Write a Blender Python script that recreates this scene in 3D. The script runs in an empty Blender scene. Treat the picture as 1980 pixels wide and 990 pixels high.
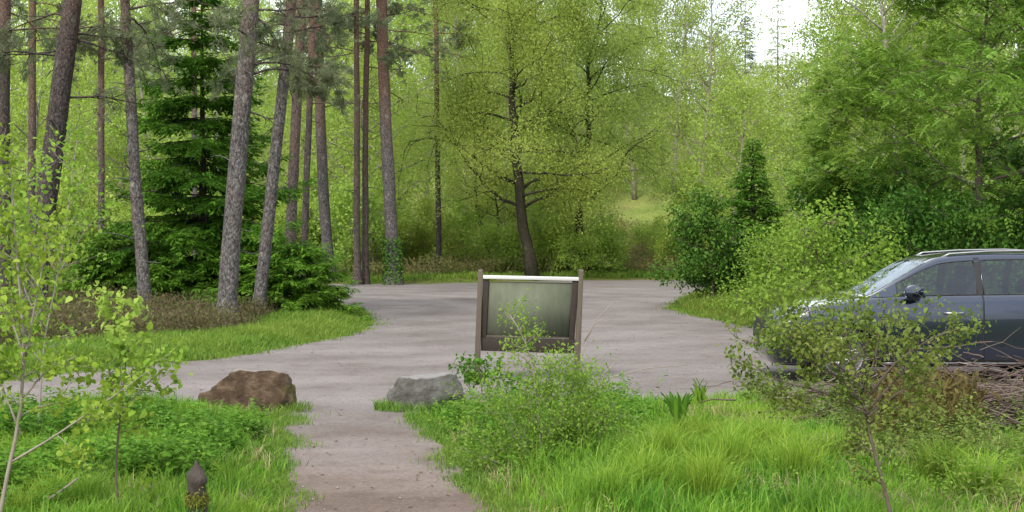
import bpy, bmesh, math, random
import numpy as np
from mathutils import Vector
from mathutils.geometry import tessellate_polygon

# ------------------------------------------------------------------ camera, sky, sun, exposure
S = bpy.context.scene
COL = S.collection
F_PX, W_PX, CX, CY, HOR, CAM_H = 2800.0, 1980.0, 990.0, 495.0, 450.0, 1.8
TH = math.atan((CY - HOR) / F_PX)
cam_d = bpy.data.cameras.new('camera')
cam_d.sensor_width = 36.0
cam_d.lens = 36.0 * F_PX / W_PX
cam_d.clip_start, cam_d.clip_end = 0.1, 6000
cam = bpy.data.objects.new('camera', cam_d)
cam.location = (0, 0, CAM_H)
cam.rotation_euler = (math.radians(90) - TH, 0, 0)
COL.objects.link(cam)
S.camera = cam

SUN_EL, SUN_AZ = math.radians(43), math.radians(205)      # azimuth from +Y towards +X: high, over the viewer's left shoulder
world = bpy.data.worlds.new('World')
S.world = world
world.use_nodes = True
wn = world.node_tree
wn.nodes.clear()
w_out = wn.nodes.new('ShaderNodeOutputWorld')
w_bg = wn.nodes.new('ShaderNodeBackground')
w_sky = wn.nodes.new('ShaderNodeTexSky')
w_sky.sky_type = 'NISHITA'
w_sky.sun_disc = False
w_sky.sun_elevation = SUN_EL
w_sky.sun_rotation = SUN_AZ
w_sky.dust_density = 3.0
# thin bright cloud over most of the sky
w_tc = wn.nodes.new('ShaderNodeTexCoord')
w_no = wn.nodes.new('ShaderNodeTexNoise'); w_no.inputs['Scale'].default_value = 3.5; w_no.inputs['Detail'].default_value = 6
w_rp = wn.nodes.new('ShaderNodeValToRGB')
w_rp.color_ramp.elements[0].position = 0.30; w_rp.color_ramp.elements[0].color = (0.25, 0.25, 0.25, 1)
w_rp.color_ramp.elements[1].position = 0.55; w_rp.color_ramp.elements[1].color = (0.92, 0.92, 0.92, 1)
w_mx = wn.nodes.new('ShaderNodeMix'); w_mx.data_type = 'RGBA'
w_mx.inputs[7].default_value = (9.0, 9.2, 9.6, 1)
wn.links.new(w_tc.outputs['Generated'], w_no.inputs['Vector'])
wn.links.new(w_no.outputs['Fac'], w_rp.inputs['Fac'])
wn.links.new(w_rp.outputs['Color'], w_mx.inputs[0])
wn.links.new(w_sky.outputs['Color'], w_mx.inputs[6])
wn.links.new(w_mx.outputs[2], w_bg.inputs['Color'])
wn.links.new(w_bg.outputs['Background'], w_out.inputs['Surface'])
w_bg.inputs['Strength'].default_value = 0.13

sun_d = bpy.data.lights.new('sun', 'SUN')
sun_d.energy = 2.2
sun_d.angle = math.radians(9)
sun_d.color = (1.0, 0.95, 0.87)
sun = bpy.data.objects.new('sun', sun_d)
_to = Vector((math.sin(SUN_AZ) * math.cos(SUN_EL), math.cos(SUN_AZ) * math.cos(SUN_EL), math.sin(SUN_EL)))
sun.rotation_euler = _to.to_track_quat('Z', 'Y').to_euler()
sun.location = (0, 0, 60)
COL.objects.link(sun)

S.view_settings.view_transform = 'Standard'
S.view_settings.look = 'None'
S.view_settings.gamma = 1.0
S.view_settings.exposure = 0.80
S.view_settings.use_curve_mapping = False
S.render.engine = 'CYCLES'
S.cycles.max_bounces = 9
S.cycles.diffuse_bounces = 6
S.cycles.glossy_bounces = 3
S.cycles.transmission_bounces = 7
S.cycles.transparent_max_bounces = 8
S.cycles.caustics_reflective = False
S.cycles.caustics_refractive = False
S.cycles.use_denoising = True

# ------------------------------------------------------------------ helpers
def ray(px, py):
    cx, cy = (px - CX) / F_PX, (CY - py) / F_PX
    return np.array([cx, math.cos(TH) + cy * math.sin(TH), -math.sin(TH) + cy * math.cos(TH)])

def gp(px, py):                       # pixel -> point on flat ground
    d = ray(px, py)
    return np.array([0, 0, CAM_H]) + d * (CAM_H / -d[2])

def at(px, py, Y):                    # pixel -> point at depth Y
    d = ray(px, py)
    return np.array([0, 0, CAM_H]) + d * (Y / d[1])

def nrm(a):
    a = np.asarray(a, float)
    return a / (np.linalg.norm(a, axis=-1, keepdims=True) + 1e-12)

class MB:
    """Gathers vertices and faces of ONE mesh."""
    def __init__(s):
        s.v, s.f, s.n = [], {}, 0
    def add(s, verts, faces):
        verts = np.asarray(verts, np.float32).reshape(-1, 3)
        faces = np.asarray(faces, np.int64)
        s.f.setdefault(faces.shape[1], []).append(faces + s.n)
        s.v.append(verts)
        s.n += len(verts)
    def add2(s, verts, groups):
        verts = np.asarray(verts, np.float32).reshape(-1, 3)
        for faces in groups:
            faces = np.asarray(faces, np.int64)
            s.f.setdefault(faces.shape[1], []).append(faces + s.n)
        s.v.append(verts)
        s.n += len(verts)
    def mesh(s, name, offset=(0, 0, 0), smooth=False):
        me = bpy.data.meshes.new(name)
        v = np.concatenate(s.v) - np.asarray(offset, np.float32)
        me.vertices.add(len(v))
        me.vertices.foreach_set('co', v.astype(np.float32).ravel())
        loops, starts, p = [], [], 0
        for k, fl in s.f.items():
            fa = np.concatenate(fl)
            loops.append(fa.ravel())
            starts.append(p + np.arange(len(fa)) * k)
            p += fa.size
        loops = np.concatenate(loops).astype(np.int32); starts = np.concatenate(starts).astype(np.int32)
        me.loops.add(len(loops)); me.loops.foreach_set('vertex_index', loops)
        me.polygons.add(len(starts)); me.polygons.foreach_set('loop_start', starts)
        if smooth:
            me.polygons.foreach_set('use_smooth', np.ones(len(starts), bool))
        me.update(calc_edges=True)
        me.validate()
        return me

def link(name, me, m=None, parent=None):
    o = bpy.data.objects.new(name, me)
    COL.objects.link(o)
    if m is not None and me is not None:
        me.materials.append(m)
    if parent is not None:
        o.parent = parent
    return o

def thing(name, label, cat, loc=(0, 0, 0), group=None):
    o = bpy.data.objects.new(name, None)
    o.empty_display_size = 0.2
    o.location = [float(c) for c in loc]
    COL.objects.link(o)
    tag(o, label, cat, group)
    return o

def tag(o, label, cat, group=None, kind=None):
    o['label'] = label
    o['category'] = cat
    if group: o['group'] = group
    if kind: o['kind'] = kind
    return o

def part(name, mb, m, parent, world_coords=True, smooth=False):
    off = parent.location if world_coords else (0, 0, 0)
    if parent.parent is not None and world_coords:
        off = parent.parent.location
    return link(name, mb.mesh(name, off, smooth), m, parent)

def struct(name, mb, m, label, cat, kind='structure', smooth=False):
    o = link(name, mb.mesh(name, smooth=smooth), m)
    return tag(o, label, cat, None, kind)

def clone(root, loc, rz=0.0, s=1.0, label=None, group=None):
    r = root.copy(); COL.objects.link(r)
    r.location = [float(c) for c in loc]; r.rotation_euler = (0, 0, rz)
    r.scale = (s, s, s) if not hasattr(s, '__len__') else s
    if label: r['label'] = label
    if group: r['group'] = group
    for ch in list(root.children):
        c = ch.copy(); COL.objects.link(c); c.parent = r
        for g in ch.children:
            d = g.copy(); COL.objects.link(d); d.parent = c
    return r

def tube(mb, pts, radii, sides=6, cap=True):
    pts = np.asarray(pts, float); n = len(pts)
    radii = np.broadcast_to(np.asarray(radii, float), (n,))
    t = nrm(np.gradient(pts, axis=0))
    m = t.mean(0)
    ref = np.array([0, 0, 1.0]) if abs(m[2]) < 0.8 * np.linalg.norm(m) else np.array([1.0, 0, 0])
    u = nrm(np.cross(t, ref)); w = np.cross(t, u)
    a = np.arange(sides) * 2 * math.pi / sides
    ring = pts[:, None] + radii[:, None, None] * (np.cos(a)[None, :, None] * u[:, None] + np.sin(a)[None, :, None] * w[:, None])
    i = np.arange(n - 1)[:, None] * sides; j = np.arange(sides)[None]; k = (j + 1) % sides
    f = np.stack([i + j, i + k, i + sides + k, i + sides + j], -1).reshape(-1, 4)
    V = ring.reshape(-1, 3)
    if cap:
        V = np.vstack([V, pts[:1], pts[-1:]])
        c0, c1 = n * sides, n * sides + 1
        jj = np.arange(sides); kk = (jj + 1) % sides
        t0 = np.stack([np.full(sides, c0), kk, jj], -1)
        b = (n - 1) * sides
        t1 = np.stack([np.full(sides, c1), b + jj, b + kk], -1)
        mb.add2(V, [f, np.vstack([t0, t1])])
    else:
        mb.add(V, f)

def box(mb, c, size, rot=None):
    s = np.asarray(size, float) / 2
    v = np.array([[x, y, z] for x in (-1, 1) for y in (-1, 1) for z in (-1, 1)], float) * s
    if rot is not None: v = v @ np.asarray(rot).T
    v = v + np.asarray(c)
    mb.add(v, [[0, 1, 3, 2], [4, 6, 7, 5], [0, 4, 5, 1], [2, 3, 7, 6], [0, 2, 6, 4], [1, 5, 7, 3]])

def rotx(a):
    c, s = math.cos(a), math.sin(a); return np.array([[1, 0, 0], [0, c, -s], [0, s, c]])

def bevel(o, w=0.006, seg=2):
    md = o.modifiers.new('bevel', 'BEVEL'); md.width = w; md.segments = seg; md.limit_method = 'ANGLE'
    return o

def leaves(mb, pos, axis, normal, length, width, oval=False, fold=0.22):
    """one small folded leaf per row"""
    pos = np.asarray(pos, float); n = len(pos)
    axis = nrm(axis); side = nrm(np.cross(axis, normal)); up = np.cross(side, axis)
    L = np.broadcast_to(np.asarray(length, float), (n,))[:, None]
    Wd = np.broadcast_to(np.asarray(width, float), (n,))[:, None]
    if not oval:
        lft = pos + axis * L * .5 - side * Wd * .5 + up * Wd * fold
        rgt = pos + axis * L * .5 + side * Wd * .5 + up * Wd * fold
        V = np.stack([pos, lft, pos + axis * L, rgt], 1).reshape(-1, 3)
        b = np.arange(n)[:, None] * 4
        mb.add(V, np.concatenate([b + [0, 2, 1], b + [0, 3, 2]]))
    else:
        tip = pos + axis * L - up * L * .18
        mid = pos + axis * L * .55
        l1 = pos + axis * L * .28 - side * Wd * .5 + up * Wd * fold
        l2 = pos + axis * L * .70 - side * Wd * .40 + up * Wd * fold * .6
        r1 = pos + axis * L * .28 + side * Wd * .5 + up * Wd * fold
        r2 = pos + axis * L * .70 + side * Wd * .40 + up * Wd * fold * .6
        V = np.stack([pos, l1, l2, tip, r2, r1, mid], 1).reshape(-1, 3)
        b = np.arange(n)[:, None] * 7
        mb.add(V, np.concatenate([b + q for q in ([0, 6, 1], [1, 6, 2], [2, 6, 3], [3, 6, 4], [4, 6, 5], [5, 6, 0])]))

def blades(mb, base, h, lean, width, rng):
    """grass blades: base (n,3), height, horizontal lean (n,2), width"""
    n = len(base)
    a = rng.uniform(0, 2 * math.pi, n)
    side = np.stack([np.cos(a), np.sin(a), np.zeros(n)], 1)
    h = np.broadcast_to(h, (n,))[:, None]; w = np.broadcast_to(width, (n,))[:, None]
    ln = np.concatenate([lean, np.zeros((n, 1))], 1)
    up = np.array([0, 0, 1.0])
    mid = base + up * h * .6 + ln * h * .28
    tip = base + up * h * (1 - .25 * np.clip(np.linalg.norm(lean, axis=1), 0, 1.5))[:, None] + ln * h
    V = np.stack([base - side * w * .5, base + side * w * .5, mid + side * w * .42, mid - side * w * .42, tip], 1).reshape(-1, 3)
    b = np.arange(n)[:, None] * 5
    mb.add2(V, [b + [0, 1, 2, 3], b + [3, 2, 4]])

def rdir(rng, n, zb=0.0, zs=1.0):
    d = rng.normal(0, 1, (n, 3)); d[:, 2] = d[:, 2] * zs + zb
    return nrm(d)

def vnoise(x, y, s=1.0, seed=0.0):
    x = x / s + seed * 1.7; y = y / s - seed * 2.3
    return (np.sin(x * 1.3 + 1.1 * np.sin(y * .9 + seed)) + np.sin(y * 1.7 + 1.3 * np.sin(x * 1.1 - seed)) + .6 * np.sin(2.9 * x + 2.3 * y + seed) + .5 * np.sin(4.3 * y - 3.1 * x)) / 3.1

# ------------------------------------------------------------------ materials
def nodes(name):
    m = bpy.data.materials.new(name); m.use_nodes = True
    nt = m.node_tree; nt.nodes.clear()
    return m, nt, nt.nodes.new('ShaderNodeOutputMaterial')

def ramp(nt, cols, pos=None):
    r = nt.nodes.new('ShaderNodeValToRGB'); e = r.color_ramp.elements
    pos = pos or [i / (len(cols) - 1) for i in range(len(cols))]
    while len(e) < len(cols): e.new(0.5)
    for i, c in enumerate(cols):
        e[i].position = pos[i]; e[i].color = (c[0], c[1], c[2], 1)
    return r

def noise(nt, scale, detail=4, rough=.6, vec=None):
    n = nt.nodes.new('ShaderNodeTexNoise')
    n.inputs['Scale'].default_value = scale; n.inputs['Detail'].default_value = detail; n.inputs['Roughness'].default_value = rough
    if vec is not None: nt.links.new(vec, n.inputs['Vector'])
    return n

def objco(nt, scale=(1, 1, 1), out='Object'):
    t = nt.nodes.new('ShaderNodeTexCoord'); mp = nt.nodes.new('ShaderNodeMapping')
    mp.inputs['Scale'].default_value = scale
    nt.links.new(t.outputs[out], mp.inputs['Vector'])
    return mp.outputs['Vector']

def mixc(nt, fac, a, b, mode='MIX'):
    x = nt.nodes.new('ShaderNodeMix'); x.data_type = 'RGBA'; x.blend_type = mode
    for idx, v in ((0, fac), (6, a), (7, b)):
        if isinstance(v, (int, float)): x.inputs[idx].default_value = v
        elif isinstance(v, tuple): x.inputs[idx].default_value = (v[0], v[1], v[2], 1)
        else: nt.links.new(v, x.inputs[idx])
    return x.outputs[2]

def leaf_mat(name, cols, trans=.4, scale=.9, rough=.5, spec=.25, yellow=None):
    m, nt, out = nodes(name)
    g = nt.nodes.new('ShaderNodeNewGeometry')
    r = ramp(nt, cols)
    nt.links.new(g.outputs['Random Per Island'], r.inputs['Fac'])
    c = r.outputs['Color']
    # gentle hue drift from bough to bough and from plant to plant
    n = noise(nt, scale, 2, .5, objco(nt))
    oi = nt.nodes.new('ShaderNodeObjectInfo')
    y = yellow or tuple(min(1, v * 1.25) for v in cols[-1])
    mr = nt.nodes.new('ShaderNodeMapRange')
    mr.inputs[1].default_value = .35; mr.inputs[2].default_value = .7; mr.inputs[3].default_value = 0; mr.inputs[4].default_value = .6
    nt.links.new(n.outputs['Fac'], mr.inputs[0])
    c = mixc(nt, mr.outputs[0], c, y)
    hs = nt.nodes.new('ShaderNodeHueSaturation')
    m2 = nt.nodes.new('ShaderNodeMapRange'); m2.inputs[3].default_value = .496; m2.inputs[4].default_value = .518
    nt.links.new(oi.outputs['Random'], m2.inputs[0]); nt.links.new(m2.outputs[0], hs.inputs['Hue'])
    m3 = nt.nodes.new('ShaderNodeMapRange'); m3.inputs[3].default_value = .85; m3.inputs[4].default_value = 1.12
    mm = nt.nodes.new('ShaderNodeMath'); mm.operation = 'FRACT'
    mk = nt.nodes.new('ShaderNodeMath'); mk.operation = 'MULTIPLY'; mk.inputs[1].default_value = 7.31
    nt.links.new(oi.outputs['Random'], mk.inputs[0]); nt.links.new(mk.outputs[0], mm.inputs[0])
    nt.links.new(mm.outputs[0], m3.inputs[0]); nt.links.new(m3.outputs[0], hs.inputs['Value'])
    nt.links.new(c, hs.inputs['Color'])
    c = hs.outputs['Color']
    b = nt.nodes.new('ShaderNodeBsdfPrincipled')
    b.inputs['Roughness'].default_value = rough
    b.inputs['Specular IOR Level'].default_value = spec
    nt.links.new(c, b.inputs['Base Color'])
    if trans > 0:
        t = nt.nodes.new('ShaderNodeBsdfTranslucent')
        nt.links.new(c, t.inputs['Color'])
        x = nt.nodes.new('ShaderNodeMixShader'); x.inputs[0].default_value = trans
        nt.links.new(b.outputs[0], x.inputs[1]); nt.links.new(t.outputs[0], x.inputs[2])
        nt.links.new(x.outputs[0], out.inputs['Surface'])
    else:
        nt.links.new(b.outputs[0], out.inputs['Surface'])
    return m

def solid_mat(name, cols, scale=8, stretch=(1, 1, 1), rough=.8, bump=0.0, bscale=None, spec=.3, metal=0.0, coat=0.0, detail=6, pos=None, island=False):
    m, nt, out = nodes(name)
    b = nt.nodes.new('ShaderNodeBsdfPrincipled')
    b.inputs['Roughness'].default_value = rough; b.inputs['Metallic'].default_value = metal
    b.inputs['Specular IOR Level'].default_value = spec; b.inputs['Coat Weight'].default_value = coat
    b.inputs['Coat Roughness'].default_value = .04
    vec = objco(nt, stretch)
    n = noise(nt, scale, detail, .65, vec)
    r = ramp(nt, cols, pos)
    if island:
        g = nt.nodes.new('ShaderNodeNewGeometry'); nt.links.new(g.outputs['Random Per Island'], r.inputs['Fac'])
    else:
        nt.links.new(n.outputs['Fac'], r.inputs['Fac'])
    nt.links.new(r.outputs['Color'], b.inputs['Base Color'])
    if bump:
        n2 = noise(nt, bscale or scale * 3, 5, .65, vec)
        bp = nt.nodes.new('ShaderNodeBump'); bp.inputs['Strength'].default_value = bump; bp.inputs['Distance'].default_value = .02
        nt.links.new(n2.outputs['Fac'], bp.inputs['Height']); nt.links.new(bp.outputs[0], b.inputs['Normal'])
    nt.links.new(b.outputs[0], out.inputs['Surface'])
    return m

def bark_mat(name, dark, light, upper=None, z0=3.0, z1=6.0, lichen=None, scale=1.0):
    m, nt, out = nodes(name)
    b = nt.nodes.new('ShaderNodeBsdfPrincipled'); b.inputs['Roughness'].default_value = .9; b.inputs['Specular IOR Level'].default_value = .15
    vec = objco(nt, (10 * scale, 10 * scale, 5.5 * scale))
    wv = noise(nt, 1.6, 4, .7, vec)
    v = nt.nodes.new('ShaderNodeTexVoronoi'); v.feature = 'DISTANCE_TO_EDGE'; v.inputs['Scale'].default_value = 1.9
    nt.links.new(mixc(nt, .8, vec, wv.outputs['Color'], 'ADD'), v.inputs['Vector'])
    n = noise(nt, 2.3, 5, .7, vec)
    r = ramp(nt, [dark, tuple(.5 * a + .5 * c for a, c in zip(dark, light)), light], [.34, .5, .64])
    nt.links.new(n.outputs['Fac'], r.inputs['Fac'])
    c = r.outputs['Color']
    if upper:
        tc = nt.nodes.new('ShaderNodeTexCoord'); sx = nt.nodes.new('ShaderNodeSeparateXYZ'); nt.links.new(tc.outputs['Object'], sx.inputs[0])
        mr = nt.nodes.new('ShaderNodeMapRange'); mr.inputs[1].default_value = z0; mr.inputs[2].default_value = z1
        nt.links.new(sx.outputs['Z'], mr.inputs[0])
        nn = noise(nt, 2.0, 4, .6, objco(nt, (2, 2, .7)))
        ad = nt.nodes.new('ShaderNodeMath'); ad.operation = 'MULTIPLY_ADD'; ad.inputs[1].default_value = 1.3; ad.inputs[2].default_value = -.65
        nt.links.new(nn.outputs['Fac'], ad.inputs[0])
        a2 = nt.nodes.new('ShaderNodeMath'); a2.operation = 'ADD'; a2.use_clamp = True
        nt.links.new(mr.outputs[0], a2.inputs[0]); nt.links.new(ad.outputs[0], a2.inputs[1])
        r2 = ramp(nt, [tuple(.55 * q for q in upper), upper, tuple(min(1, 1.3 * q) for q in upper)], [.25, .5, .8]); nt.links.new(n.outputs['Fac'], r2.inputs['Fac'])
        c = mixc(nt, a2.outputs[0], c, r2.outputs['Color'])
    # cracks between the bark plates are dark bark
    cr = nt.nodes.new('ShaderNodeMapRange'); cr.inputs[1].default_value = .0; cr.inputs[2].default_value = .09; cr.inputs[3].default_value = .85; cr.inputs[4].default_value = 0
    nt.links.new(v.outputs['Distance'], cr.inputs[0])
    c = mixc(nt, cr.outputs[0], c, tuple(.35 * q for q in dark))
    if lichen:
        ln = noise(nt, 1.1, 5, .75, objco(nt, (6, 6, 4)))
        lr = nt.nodes.new('ShaderNodeMapRange'); lr.inputs[1].default_value = .58; lr.inputs[2].default_value = .66; lr.inputs[4].default_value = .7
        nt.links.new(ln.outputs['Fac'], lr.inputs[0])
        c = mixc(nt, lr.outputs[0], c, lichen)
    nt.links.new(c, b.inputs['Base Color'])
    bp = nt.nodes.new('ShaderNodeBump'); bp.inputs['Strength'].default_value = .8; bp.inputs['Distance'].default_value = .03
    nt.links.new(v.outputs['Distance'], bp.inputs['Height']); nt.links.new(bp.outputs[0], b.inputs['Normal'])
    nt.links.new(b.outputs[0], out.inputs['Surface'])
    return m

M = {}
M['grass'] = leaf_mat('grass_blades', [(.04, .12, .012), (.085, .22, .018), (.16, .33, .03), (.27, .40, .06)], .45, 1.1, .55, .2, (.30, .40, .045))
M['lawn'] = leaf_mat('verge_grass_blades', [(.06, .13, .015), (.11, .22, .02), (.19, .31, .035), (.26, .30, .08)], .4, .4, .6, .2, (.25, .30, .05))
M['straw'] = solid_mat('dead_grass', [(.20, .15, .08), (.30, .24, .13), (.38, .32, .19)], rough=.8, island=True)
M['herb'] = leaf_mat('herb_leaves', [(.05, .12, .014), (.09, .19, .02), (.15, .27, .03)], .4, 1.2, .65, .12)
M['lime'] = leaf_mat('lime_leaves', [(.235, .325, .05), (.33, .44, .07), (.435, .55, .10)], .5, .5, .55, .3, (.42, .54, .11))
M['hazel'] = leaf_mat('hazel_leaves', [(.11, .20, .02), (.18, .31, .03), (.28, .40, .05)], .45, 1.5, .55, .2, (.30, .38, .05))
M['birch'] = leaf_mat('birch_leaves', [(.215, .29, .05), (.31, .41, .07), (.41, .505, .10)], .5, .35, .55, .3, (.39, .49, .10))
M['birch_dull'] = leaf_mat('birch_leaves_olive', [(.18, .245, .05), (.26, .34, .065), (.335, .41, .09)], .5, .35, .55, .2)
M['oak'] = leaf_mat('oak_leaves', [(.23, .30, .05), (.33, .42, .07), (.43, .51, .10)], .5, .4, .55, .3, (.40, .49, .10))
M['rowan'] = leaf_mat('rowan_leaves', [(.11, .20, .022), (.19, .32, .036), (.29, .43, .06)], .45, .5, .55, .2, (.25, .36, .05))
M['shrub'] = leaf_mat('shrub_leaves', [(.12, .20, .022), (.19, .30, .034), (.28, .39, .055)], .45, 1.0, .6, .15, (.28, .39, .06))
M['sapling'] = leaf_mat('sapling_leaves', [(.07, .125, .022), (.125, .205, .032), (.21, .29, .055)], .4, 3.0, .55, .2, (.24, .27, .05))
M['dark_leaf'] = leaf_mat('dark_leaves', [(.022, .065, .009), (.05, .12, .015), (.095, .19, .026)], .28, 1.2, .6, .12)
M['spruce'] = leaf_mat('spruce_needles', [(.04, .10, .009), (.075, .17, .015), (.15, .28, .028)], .35, 1.0, .7, .1, (.18, .31, .032))
M['pine'] = leaf_mat('pine_needles', [(.085, .11, .055), (.125, .155, .075), (.18, .205, .105)], .3, .8, .55, .25)
M['far_conifer'] = leaf_mat('dark_conifer_needles', [(.03, .06, .035), (.05, .09, .05), (.07, .11, .06)], .15, .5, .6, .2)
M['heather'] = leaf_mat('heather_sprigs', [(.075, .05, .04), (.125, .085, .062), (.12, .12, .045), (.11, .17, .035)], .25, .8, .7, .1, (.14, .13, .06))
M['bracken'] = leaf_mat('dead_bracken', [(.055, .04, .016), (.09, .065, .023), (.12, .10, .03)], .25, 1.5, .7, .15)
M['bark_pine'] = bark_mat('pine_bark', (.034, .031, .030), (.18, .168, .162), (.165, .10, .072), 4.2, 7.5, (.26, .25, .22))
M['bark_red'] = bark_mat('red_pine_bark', (.034, .028, .026), (.14, .115, .104), (.155, .097, .07), 3.0, 9.0)
M['bark_dark'] = bark_mat('dark_pine_bark', (.022, .018, .017), (.10, .084, .08), (.17, .10, .075), 5, 8, (.15, .15, .12))
M['bark_oak'] = bark_mat('oak_bark', (.025, .022, .016), (.075, .066, .045), None, lichen=(.10, .12, .045))
M['bark_birch'] = bark_mat('birch_bark', (.16, .14, .12), (.42, .39, .35), None, scale=.6)
M['bark_twig'] = solid_mat('twig_bark', [(.06, .045, .035), (.13, .10, .08)], 14, rough=.85)
M['bark_grey'] = solid_mat('grey_twig_bark', [(.16, .13, .11), (.33, .29, .25)], 14, rough=.85)
M['brush'] = solid_mat('dead_twigs', [(.055, .037, .031), (.11, .078, .066), (.21, .165, .14)], island=True, rough=.85)
M['wood'] = solid_mat('weathered_timber', [(.05, .039, .028), (.09, .073, .054), (.135, .112, .085)], 3, (14, 14, 1.2), .85, .5, 6)
M['wood_dark'] = solid_mat('dark_stained_timber', [(.018, .014, .011), (.04, .031, .024)], 4, (4, 4, 4), .8, .3)  # darker tone for the board's side and bottom rails
M['panel'] = solid_mat('algae_grey_panel', [(.088, .099, .068), (.115, .128, .09), (.136, .149, .108)], 3.0, (2.2, 1, .7), .75, .08, 20, spec=.08, detail=8, pos=[.3, .5, .68])
M['alu'] = solid_mat('aluminium_edge', [(.46, .46, .45), (.56, .56, .55)], 6, rough=.5, metal=.2)  # pale tone of the strip along the board's top

def ground_mat():
    m, nt, out = nodes('soil_and_turf')
    b = nt.nodes.new('ShaderNodeBsdfPrincipled'); b.inputs['Roughness'].default_value = .95; b.inputs['Specular IOR Level'].default_value = .1
    co = objco(nt)
    n1 = noise(nt, .35, 5, .6, co); n2 = noise(nt, 7, 5, .7, co)
    r1 = ramp(nt, [(.055, .10, .016), (.10, .15, .026), (.15, .15, .05), (.12, .09, .05)], [.3, .45, .58, .72]); nt.links.new(n1.outputs['Fac'], r1.inputs['Fac'])
    # the wooded slope carries pale grass and bilberry
    rs = ramp(nt, [(.15, .20, .05), (.21, .28, .065), (.27, .31, .09), (.24, .23, .10)], [.3, .45, .58, .72]); nt.links.new(n1.outputs['Fac'], rs.inputs['Fac'])
    sy = nt.nodes.new('ShaderNodeSeparateXYZ'); nt.links.new(co, sy.inputs[0])
    my = nt.nodes.new('ShaderNodeMapRange'); my.inputs[1].default_value = 55; my.inputs[2].default_value = 62; nt.links.new(sy.outputs['Y'], my.inputs[0])
    gcol = mixc(nt, my.outputs[0], r1.outputs['Color'], rs.outputs['Color'])
    r2 = ramp(nt, [(.45, .40, .35), (1, 1, 1)], [.3, .62]); nt.links.new(n2.outputs['Fac'], r2.inputs['Fac'])
    nt.links.new(mixc(nt, 1.0, gcol, r2.outputs['Color'], 'MULTIPLY'), b.inputs['Base Color'])
    bp = nt.nodes.new('ShaderNodeBump'); bp.inputs['Strength'].default_value = .6; bp.inputs['Distance'].default_value = .05
    nt.links.new(n2.outputs['Fac'], bp.inputs['Height']); nt.links.new(bp.outputs[0], b.inputs['Normal'])
    nt.links.new(b.outputs[0], out.inputs['Surface'])
    return m
M['ground'] = ground_mat()

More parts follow.
